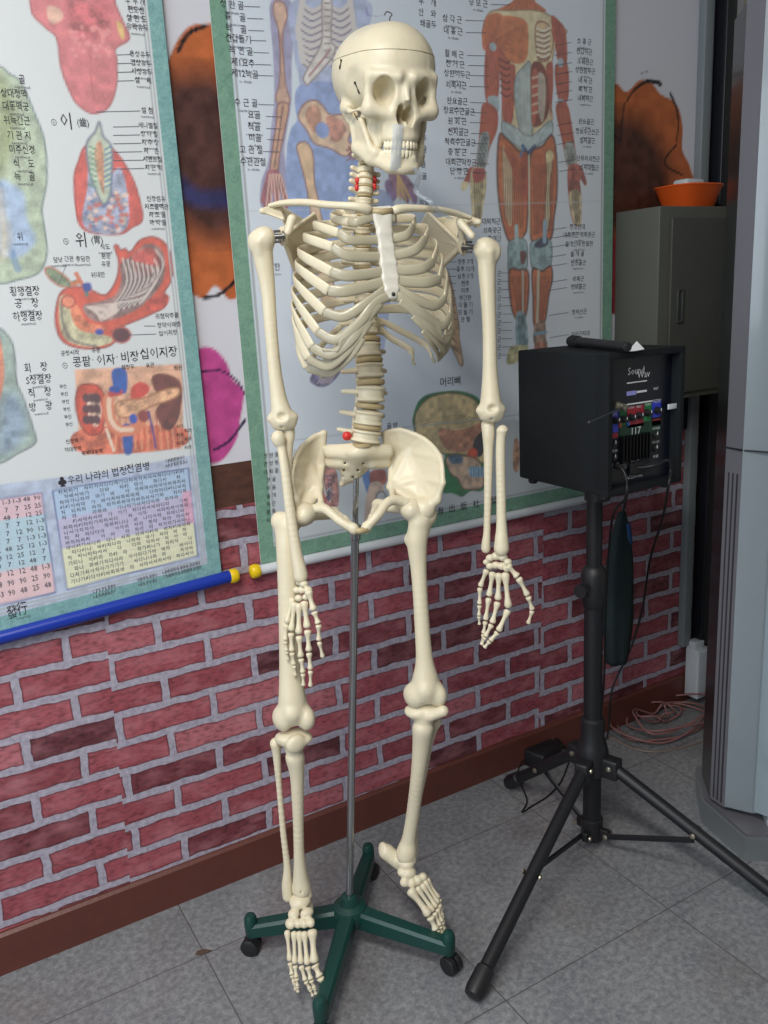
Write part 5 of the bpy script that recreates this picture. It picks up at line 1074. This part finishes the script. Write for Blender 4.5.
# figures seen through the pelvis
k_ = tr(200, 400, 3.49)
P.poly(k_(420, 240, 470, 235, 486, 330, 470, 390, 430, 350), (190, 130, 120), grain=.5)
for q_ in range(26): P.line(k_(425+RNG.rand()*50, 250+RNG.rand()*120, 425+RNG.rand()*50, 250+RNG.rand()*120), .003, [(200, 90, 70), (60, 80, 120), (230, 224, 220), (70, 50, 60)][q_ % 4])
P.poly(k_(560, 240, 590, 245, 598, 300, 592, 350, 575, 300), (80, 120, 180)); P.poly(k_(596, 250, 645, 245, 648, 290, 600, 300), (176, 96, 80), grain=.3); P.poly(k_(590, 300, 640, 300, 630, 420, 575, 440), (206, 180, 160), grain=.15); P.ell(w(200+632/3.49, 400+342/3.49), (.014, .016), (196, 200, 204), edge=(60, 60, 60)); P.poly(k_(600, 385, 622, 375, 612, 412, 596, 410), (140, 80, 60))
n_ = tr(500, 320, 3.84); P.poly(n_(55, 460, 72, 470, 74, 560, 62, 585, 50, 560), (176, 130, 96), grain=.4)
P.line([w(225, 212), w(607, 201)], .003, (186, 196, 206), .45); P.line([w(275, 442), w(605, 405)], .0025, (176, 186, 190))
rim_(P, x0, x1, z0, z1, .034, (66, 124, 98), (116, 166, 134))
rc_ = thing('anatomy_chart', ((x0+x1)/2, YC, z0), 'large wall chart of a skeleton and a muscle figure with green border behind the skeleton', 'chart')
T_ = []
L_ = [('상 완 골', 232, 8), ('흉    골', 235, 20), ('늑    골', 236, 32), ('견갑돌기', 238, 42), ('늑 연 골', 241, 54), ('제1요추', 243, 66), ('제12늑골', 245, 77), ('수 근 골', 246, 106), ('요골', 254, 118), ('척골', 254, 130), ('미골', 255, 141), ('고 관 절', 251, 153), ('수관관절', 253, 165), ('승 한', 273, 270)]
for t_, X_, Y_ in L_: small(T_, t_, X_, Y_, .020)
R1 = [('승 모 근', 478, 6), ('삼 각 근', 452, 22), ('대 흉 근', 453, 34), ('활 배 근', 454, 57), ('전 거 근', 455, 67), ('상완이두근', 457, 77), ('외복사근', 456, 88), ('완요골근', 457, 104), ('장요수근굴근', 459, 114), ('원 회 근', 457, 124), ('천지굴근', 458, 135), ('척측수근굴근', 460, 145), ('중 둔 근', 457, 155), ('대퇴근막장근', 461, 165), ('단 경 근', 459, 174)]
for t_, X_, Y_ in R1: small(T_, t_, X_, Y_, .018)
R2 = [('소 흉 근', 584, 44), ('견갑하근', 584, 54), ('오훼완근', 585, 64), ('상완삼두근', 585, 73), ('내 늑 근', 585, 83), ('복 직 근', 585, 92), ('내복사근', 585, 101), ('완요골근', 586, 124), ('장요수근신근', 587, 134), ('심지굴근', 587, 143), ('단무지외전근', 588, 161), ('소지대립근', 589, 170), ('장경인대', 577, 229), ('내측광근·외측광근', 579, 237), ('슬개인대·반월판', 579, 246), ('슬 개 골', 577, 256), ('전경골근', 578, 265), ('비복근', 578, 281), ('장비골근', 578, 289), ('장지신근', 579, 314), ('하신근지대', 580, 336)]
for t_, X_, Y_ in R2: small(T_, t_, X_, Y_, .016)
R3 = [('대퇴직근', 491, 224), ('외측광근', 492, 233), ('슬개건', 494, 241)]
for t_, X_, Y_ in R3: small(T_, t_, X_, Y_, .017)
for k in range(9): small(T_, ['경추 7개', '흉추 12개', '요추 5개', '천추', '미추', '추간판', '극 돌 기', '횡 돌 기', '관 절'][k], 465, 264+k*7.2, .015)
for k in range(11): small(T_, '근', 499, 276+k*8.2, .016)
for t_, X_, Y_ in (('두    개', 427, 5), ('안    와', 427, 16), ('쇄골두', 428, 27), ('골', 424, 131), ('흉추', 421, 141), ('골', 424, 152), ('골', 423, 167), ('골', 424, 179), ('늑골', 424, 205)): small(T_, t_, X_, Y_, .018)
for k in range(9): small(T_, ['상 완 골', '관 상 동', '대 퇴 골', '경 골', '비 골', '슬 개', '족 근', '중 족', '지 골'][k], 271, 457+k*8.1, .014)
small(T_, '허리뼈', 282, 441, .026); small(T_, '머리뼈', 450, 385, .026); small(T_, '골 반', 392, 428, .017)
for t_, X_ in (('海', 440), ('出', 451.5), ('版', 463.5), ('社', 476), ('發', 493.5)): small(T_, t_, X_, 514-(X_-440)*.2, .024)
tx1 = text_mb(T_, YC-.0008)
T2 = [(t_[0], t_[1], t_[2]-.011, t_[3]*.42, t_[4], 1) for t_ in T_[:14]+[(q_[0], *w(q_[1], q_[2]), .018, 'c', 1) for q_ in R1+R2]]
tx2 = text_mb([('scapula bone', a_[1], a_[2], a_[3], 'c', 1) if i_ % 2 else ('m. tibialis', a_[1], a_[2], a_[3], 'c', 1) for i_, a_ in enumerate(T2)], YC-.0008)
ld = MB()
def lead(x_a, y_a, x_b, y_b): a_, b_ = w(x_a, y_a), w(x_b, y_b); ld.add([(a_[0], YC-.0007, a_[1]-.0006), (b_[0], YC-.0007, b_[1]-.0006), (b_[0], YC-.0007, b_[1]+.0006), (a_[0], YC-.0007, a_[1]+.0006)], [(0, 1, 2, 3)])
for t_, X_, Y_ in R1: lead(X_+13, Y_-1.5, X_+33 if Y_ < 100 else X_+28, Y_-1)
for t_, X_, Y_ in R2: lead(X_-13 if Y_ < 200 else X_-11, Y_-1.5, X_-30, Y_+1.5)
for t_, X_, Y_ in L_[:12]: lead(X_+12, Y_-1.5, X_+28, Y_-1)
for k in range(9): lead(456, 262+k*7.2, 444, 262+k*7)
for k in range(11): lead(502, 273+k*8.2, 512, 273+k*8.2)
P.build('printed_sheet', YC, .002, PRM, rc_, [(tx1, (52, 50, 58)), (tx2, (96, 96, 106)), (ld, (110, 110, 120))], .13, (216, 222, 230))
RODW = mat('white_rod', (216, 220, 224), .3); YEL = mat('yellow_plastic', (232, 196, 24), .35); BLR = mat('blue_rod', (26, 54, 158), .3)
rod = MB(); ra_, rb_ = (x0-.010, YC-.003, z0-.012), (x1-.002, YC-.003, z0-.012); rod.cyl(ra_, rb_, .0115, n=20); rod.build('hanging_rod', RODW, rc_)
def cap(par, p, d): mb = MB(); mb.lathe([(.008, -.006), (.0145, -.004), (.016, .001), (.016, .010), (.014, .014), (.008, .017)], p, d, 18); mb.build('rod_cap', YEL, par)
cap(rc_, (x0-.012, YC-.003, z0-.012), (-1, 0, 0))
# ===== left-hand chart: internal organs
YC = -.014; w = wq(YC); x0, x1, z0, z1 = -.14, .574, .765, 2.05
P = Paint(x0, x1, z0, z1, .003, (216, 220, 222))
t = tr(0, 0, 3.34)
PK = (214, 122, 126); RDD = (206, 84, 78)
P.poly(t(130, -60, 105, 35, 150, 90, 190, 130, 205, 230, 235, 310, 262, 352, 310, 379, 362, 358, 388, 290, 390, 200, 386, 162, 432, 128, 410, 70, 385, 10, 370, -60), PK, grain=.12, edge=(170, 84, 90))
P.poly(t(160, 20, 200, 30, 210, 60, 180, 80, 160, 60), (226, 180, 160)); P.poly(t(390, 70, 412, 90, 415, 130, 400, 120), (230, 190, 120)); P.poly(t(230, 0, 300, 10, 360, 0, 360, 100, 300, 130, 240, 110), (196, 100, 106), grain=.3, soft=.02)
for q_ in range(40): X_, Y_ = 230+RNG.rand()*140, 90+RNG.rand()*100; P.ell(w(X_/3.34, Y_/3.34), (.004, .0035), (226, 142, 142))
P.line(t(300, 150, 304, 250, 312, 330), .002, (180, 90, 96), .6)
P.poly(t(-110, 260, -60, 222, 0, 222, 30, 245, 70, 275, 110, 365, 148, 470, 156, 600, 140, 700, 150, 770, 156, 850, 130, 910, 60, 935, -10, 945, -90, 900, -130, 600), (176, 190, 166), grain=.18, edge=(110, 130, 130)); P.poly(t(-10, 610, 40, 615, 80, 650, 90, 730, 120, 800, 80, 850, 30, 860, -10, 820), (166, 188, 216), grain=.15, soft=.01)
P.poly(t(-10, 260, 30, 300, 60, 420, 20, 560, -10, 580), (150, 160, 120), soft=.02, grain=.2); P.line(t(0, 620, 20, 780, 60, 900), .012, (90, 130, 180), .6)
P.poly(t(0, 640, 10, 700, 30, 800, 6, 860), (226, 216, 190), soft=.02)
# tooth
P.poly(t(285, 488, 262, 540, 248, 590, 252, 680, 266, 750, 310, 778, 400, 782, 440, 760, 476, 732, 462, 650, 440, 590, 405, 530, 368, 488, 340, 470), (214, 96, 86), grain=.15, edge=(170, 60, 56))
P.poly(t(300, 560, 290, 640, 275, 740, 320, 778, 400, 778, 430, 740, 425, 640, 400, 560, 350, 600), (166, 172, 196), grain=.3)
for q_ in range(60): X_, Y_ = 285+RNG.rand()*140, 640+RNG.rand()*130; P.ell(w(X_/3.34, Y_/3.34), (.005, .004), [(226, 200, 190), (120, 130, 170), (206, 120, 110)][q_ % 3])
P.poly(t(332, 408, 318, 440, 290, 480, 296, 560, 318, 630, 345, 682, 368, 650, 374, 560, 372, 490, 345, 455), (196, 206, 186), edge=(110, 120, 140), ew=.004); P.poly(t(330, 470, 345, 500, 348, 600, 346, 650, 325, 580, 315, 510), (206, 150, 120), grain=.3)
for k in range(8): P.line(t(300, 490+k*18, 322, 500+k*18), .003, (90, 150, 120)); P.line(t(370, 490+k*18, 350, 500+k*18), .003, (90, 130, 160))
# stomach
s_ = tr(0, 220, 3.34)
P.poly(s_(382, 90, 392, 84, 404, 100, 418, 96, 436, 106, 470, 66, 520, 58, 560, 90, 578, 160, 568, 210, 550, 240, 562, 262, 548, 292, 510, 312, 470, 330, 420, 350, 372, 372, 390, 390, 370, 418, 320, 430, 250, 425, 205, 400, 186, 350, 188, 290, 205, 240, 250, 222, 300, 232, 352, 250, 388, 200, 396, 140), (214, 92, 72), grain=.12, edge=(150, 60, 54))
P.poly(s_(402, 150, 440, 120, 480, 84, 520, 84, 548, 120, 548, 190, 520, 240, 470, 290, 400, 325, 330, 340, 290, 320, 280, 285, 340, 270, 385, 250, 405, 200), (150, 120, 116), grain=.3); P.poly(s_(450, 110, 500, 92, 530, 120, 528, 170, 470, 180, 440, 150), (196, 90, 84), grain=.3, soft=.01)
for k in range(15):
    P.line(s_(410+k*8, 130+k*2, 425+k*7, 200, 400+k*6, 260, 340+k*9, 320-k*3), .004, [(214, 204, 198), (96, 70, 72)][k % 2], .9)
for k in range(9): P.line(s_(520-k*2, 100+k*16, 545-k*9, 150+k*14, 500-k*14, 230+k*6, 430-k*8, 262+k*4), .0035, [(222, 210, 204), (110, 76, 74)][k % 2], .8)
for k in range(8): P.line(s_(290+k*6, 290+k*4, 340, 285+k*7, 390, 280+k*4), .003, (224, 206, 196))
P.poly(s_(200, 260, 228, 252, 245, 270, 262, 330, 300, 370, 372, 392, 366, 412, 310, 424, 250, 415, 214, 392, 198, 340), (196, 190, 156), grain=.3); P.poly(s_(232, 280, 262, 290, 290, 340, 340, 352, 350, 372, 290, 376, 250, 350), (222, 130, 96), grain=.3); P.line(s_(206, 270, 210, 340, 240, 400, 320, 422), .005, (110, 100, 96), .8)
P.ell(w(405/3.34, 220+384/3.34), (.018, .015), (96, 50, 60), edge=(190, 90, 80)); P.ell(w(332/3.34, 220+374/3.34), (.008, .006), (50, 70, 160)); P.ell(w(228/3.34, 220+272/3.34), (.012, .011), (232, 140, 110), edge=(170, 70, 60))
P.poly(s_(150, 165, 170, 158, 196, 172, 225, 195, 238, 215, 222, 224, 195, 218, 165, 195), (130, 146, 118), grain=.3, edge=(190, 110, 80)); P.line(s_(232, 216, 262, 205, 282, 225, 290, 250), .007, (90, 130, 110)); P.line(s_(255, 180, 275, 215, 300, 235), .008, (216, 120, 90)); P.poly(s_(275, 215, 300, 210, 306, 232, 285, 240), (60, 80, 160)); P.line(s_(268, 205, 240, 214), .007, (206, 120, 80))
P.poly(s_(490, 270, 560, 250, 556, 285, 520, 305, 492, 300), (200, 84, 70), grain=.3)
# kidney, pancreas, spleen block
P.poly(s_(250, 500, 400, 492, 610, 480, 612, 740, 600, 760, 280, 785, 262, 700), (222, 170, 140), smooth=False, grain=.2); P.poly(s_(270, 700, 600, 690, 600, 760, 285, 780), (216, 112, 82), grain=.3)
for k in range(22): P.line(s_(380+k*10, 640, 375+k*11, 765), .003, [(196, 80, 60), (236, 170, 130)][k % 2], .7)
P.poly(s_(262, 560, 290, 548, 330, 556, 350, 600, 345, 690, 325, 716, 290, 712, 264, 670, 252, 610), (206, 78, 56), grain=.2, edge=(140, 50, 40)); P.poly(s_(290, 590, 325, 585, 340, 640, 325, 690, 300, 670), (222, 180, 160), grain=.5)
for q_ in range(9): X_, Y_ = 288+(q_ % 3)*18, 595+(q_//3)*36; P.ell(w(X_/3.34, 220+Y_/3.34), (.007, .009), (90, 50, 60))
P.poly(s_(510, 520, 560, 515, 606, 550, 600, 650, 570, 700, 540, 690, 520, 640, 540, 600, 512, 560), (110, 50, 44), grain=.3); P.poly(s_(375, 502, 420, 500, 424, 570, 400, 580, 380, 560), (36, 86, 170)); P.poly(s_(408, 690, 440, 690, 442, 772, 416, 778), (36, 86, 170)); P.poly(s_(440, 560, 470, 540, 500, 560, 480, 590, 440, 600), (206, 70, 60))
P.poly(s_(392, 610, 430, 600, 480, 595, 540, 570, 590, 560, 600, 580, 570, 600, 500, 625, 460, 650, 410, 660, 385, 640), (222, 168, 130), grain=.35, edge=(170, 110, 70)); P.line(s_(362, 600, 366, 660, 395, 700, 440, 702, 470, 680), .022, (222, 130, 96)); P.line(s_(364, 600, 368, 660, 396, 698, 440, 700), .009, (240, 206, 180)); P.line(s_(372, 580, 400, 575), .012, (190, 60, 60)); P.line(s_(375, 565, 392, 568), .012, (30, 70, 160))
P.ell(w(445/3.34, 220+664/3.34), (.008, .01), (40, 80, 180)); P.ell(w(480/3.34, 220+655/3.34), (.011, .012), (150, 60, 60)); P.line(s_(495, 640, 510, 700, 520, 760), .005, (90, 60, 130)); P.line(s_(356, 700, 380, 770), .005, (240, 220, 200))
# bowel figure at the left edge
P.poly(s_(-150, 420, -90, 360, -10, 360, 20, 380, 46, 430, 56, 540, 80, 600, 112, 700, 118, 745, 60, 780, -10, 815, -100, 800, -160, 640), (156, 174, 166), grain=.2, edge=(110, 120, 120)); P.poly(s_(-10, 400, 6, 420, 14, 520, 0, 600, -10, 600), (222, 140, 110), grain=.2); P.poly(s_(10, 600, 60, 590, 90, 690, 50, 760, 0, 770), (140, 160, 180), soft=.02, grain=.2)
# tables
d_ = tr(0, 430, 2.954)
P.poly(d_(-60, 168, 300, 125, 596, 68, 640, 420, 640, 500, -60, 560), (180, 192, 216), smooth=False)
def table(c4, bands, nr, nc, rule):
    a_, b_, c_, e_ = [np.array(q_) for q_ in c4]
    f_ = lambda u, v: (a_*(1-u)+b_*u)*(1-v)+(e_*(1-u)+c_*u)*v
    for (v0, v1, col) in bands: P.poly([f_(0, v0), f_(1, v0), f_(1, v1), f_(0, v1)], col, smooth=False, grain=.03)
    P.line([f_(0, 0), f_(1, 0), f_(1, 1), f_(0, 1), f_(0, 0)], .0028, (96, 110, 160), smooth=False)
    for i_ in range(1, nr): P.line([f_(0, i_/nr), f_(1, i_/nr)], .0012, (170, 176, 196), rule)
    return f_
f1 = table(d_(155, 180, 556, 112, 585, 370, 195, 455), [(0, .30, (176, 202, 232)), (.30, .62, (196, 190, 222)), (.62, 1, (232, 232, 196))], 18, 6, .5)
P.poly([f1(.93, .25), f1(1, .25), f1(1, .62), f1(.93, .62)], (222, 170, 200), smooth=False)
f2 = table(d_(-60, 212, 124, 185, 162, 462, -60, 505), [(0, .22, (226, 190, 200)), (.22, .74, (180, 208, 222)), (.74, 1, (232, 196, 200))], 12, 6, .5)
rim_(P, x0, x1, z0, z1, .030, (74, 136, 138), (132, 184, 180))
lc = thing('anatomy_chart', ((x0+x1)/2, YC, z0), 'wall chart of tongue, tooth, stomach and kidneys with teal border and blue bottom rod', 'chart')
T_ = []
small(T_, '⊙', 54, 125, .022); small(T_, '이', 66, 128, .042); small(T_, '(齒)', 83, 126, .022); small(T_, '⊙', 66, 244, .022); small(T_, '위', 81, 246, .040); small(T_, '(胃)', 97, 243, .022)
small(T_, '⊙', 65, 368, .022)
for t_, X_, Y_ in (('콩팥', 82, 366), ('·', 93, 364), ('이자', 106, 364), ('·', 117, 361), ('비장', 130, 361), ('·', 141, 358), ('십이지장', 159, 357)): small(T_, t_, X_, Y_, .030)
for t_, X_, Y_ in (('♣', 62, 485), ('우리', 75, 483), ('나라의', 97, 479), ('법정', 119, 475), ('전염병', 138, 471)): small(T_, t_, X_, Y_, .026)
small(T_, '發', 11, 607, .032); small(T_, '行', 21, 604, .032)
for t_, X_, Y_ in (('골', 22, 83), ('상대정맥', 14, 97), ('대동맥궁', 16, 110), ('위늑간근', 17, 124), ('기 관 지', 19, 139), ('미주신경', 22, 153), ('식    도', 24, 167), ('늑    골', 25, 180), ('위', 20, 240), ('횡행결장', 25, 295), ('공    장', 27, 307), ('하행결장', 28, 320), ('회    장', 36, 371), ('S상결장', 39, 383), ('직    장', 40, 396), ('방    광', 41, 410)): small(T_, t_, X_, Y_, .022 if Y_ < 290 else .026, sq=.85)
for k, t_ in enumerate(('후 두 개', '편도선', '설 편 도', '유곽유두')): small(T_, t_, 135+k*.8, 4+k*8.7, .017)
for k, t_ in enumerate(('용상유두', '엽상유두', '사상유두', '설    체')): small(T_, t_, 140+k*1, 57+k*8.7, .016)
small(T_, '설 첨', 147, 113, .016)
for k, t_ in enumerate(('에나멜질', '상 아 질', '치 수 강', '치    은', '시멘트질', '치 근 막')): small(T_, t_, 148+k*1.1, 128+k*8.4, .015)
for k, t_ in enumerate(('신경섬유', '치조골맥관', '치 조 골', '하 악 골')): small(T_, t_, 156+k*.6, 201+k*8, .015)
for t_, X_, Y_ in (('담낭', 58, 262), ('간관', 69, 261), ('총담관', 83, 261), ('식도', 105, 249), ('분문', 106, 258), ('유문', 106, 266), ('위대만', 98, 277), ('위점막주름', 167, 318), ('장막아래층', 169, 327), ('십이지장', 168, 335), ('공장시작', 70, 355), ('유문', 96, 352)): small(T_, t_, X_, Y_, .015)
for k in range(6): small(T_, '부신', 63+k*1.2, 388+k*7.6, .012)
for k in range(6): small(T_, '지라', 180+(k % 2)*8, 428+k*4.2, .012)
for t_, X_, Y_ in (('신정맥', 72, 443), ('하대정맥', 73, 451), ('복부대동맥', 92, 454), ('요관', 150, 367), ('췌장두', 128, 369), ('좌신', 178, 370)): small(T_, t_, X_, Y_, .014)
tx1 = text_mb(T_, YC-.0008)
T3 = []
rnd = random.Random(3)
for i_ in range(18):
    for j_ in range(26):
        if rnd.random() < (.72 if i_ > 0 else .9): q_ = f1(.05+j_*.036, (i_+.8)/18.5); T3.append((rnd.choice('가나다라마바사아자차카타파하'), q_[0], q_[1], .0095, 'c', 1))
for i_ in range(12):
    for j_ in range(6): q_ = f2(.08+j_*.165, (i_+.8)/12.5); T3.append((rnd.choice(['12', '48', '1-3', '25', '90', '7']), q_[0], q_[1], .013, 'c', 1))
for (X_, Y_, n_) in ((92, 588, 7), (92, 592.5, 7), (137, 578, 6), (137, 583, 6), (162, 572, 12), (163, 576, 12), (165, 463, 6), (165, 468, 7)):
    for k in range(n_): q_ = w(X_+k*3.1, Y_-k*.7); T3.append((rnd.choice('가나다라마바사아'), q_[0], q_[1], .010, 'l', 1))
for (_, xx, zz, ss, _, _) in T_[20:60]: T3.append(('ventricul.', xx, zz-.009, .0072, 'c', 1))
tx2 = text_mb(T3, YC-.0008)
ld = MB()
for k in range(4): lead(117, 56+k*8.7-1, 131+k, 56+k*8.7-1.5)
for k in range(6): lead(113, 127+k*8.4, 139+k, 126.5+k*8.4)
lead(96, 112, 140, 111); lead(66, 265, 58, 285); lead(84, 263, 86, 283); lead(143, 310, 144, 326); lead(144, 326, 155, 326); lead(128, 335, 156, 334)
def curl(V):      # the lower hem hangs a little lower at its left end
    V = V.copy(); V[:, 2] += (V[:, 0]-x1)*.05*np.clip((.86-V[:, 2])/.07, 0, 1); return V
P.build('printed_sheet', YC, .002, PRM, lc, [(tx1, (52, 50, 58)), (tx2, (100, 100, 108)), (ld, (110, 110, 120))], .12, (212, 216, 218), curl)
mb = MB(); mb.cyl((x0-.01, YC-.004, z0-.011-.036), (x1+.022, YC-.004, z0-.010), .0135, n=20); mb.build('hanging_rod', BLR, lc); cap(lc, (x1+.020, YC-.004, z0-.011), (1, 0, 0))
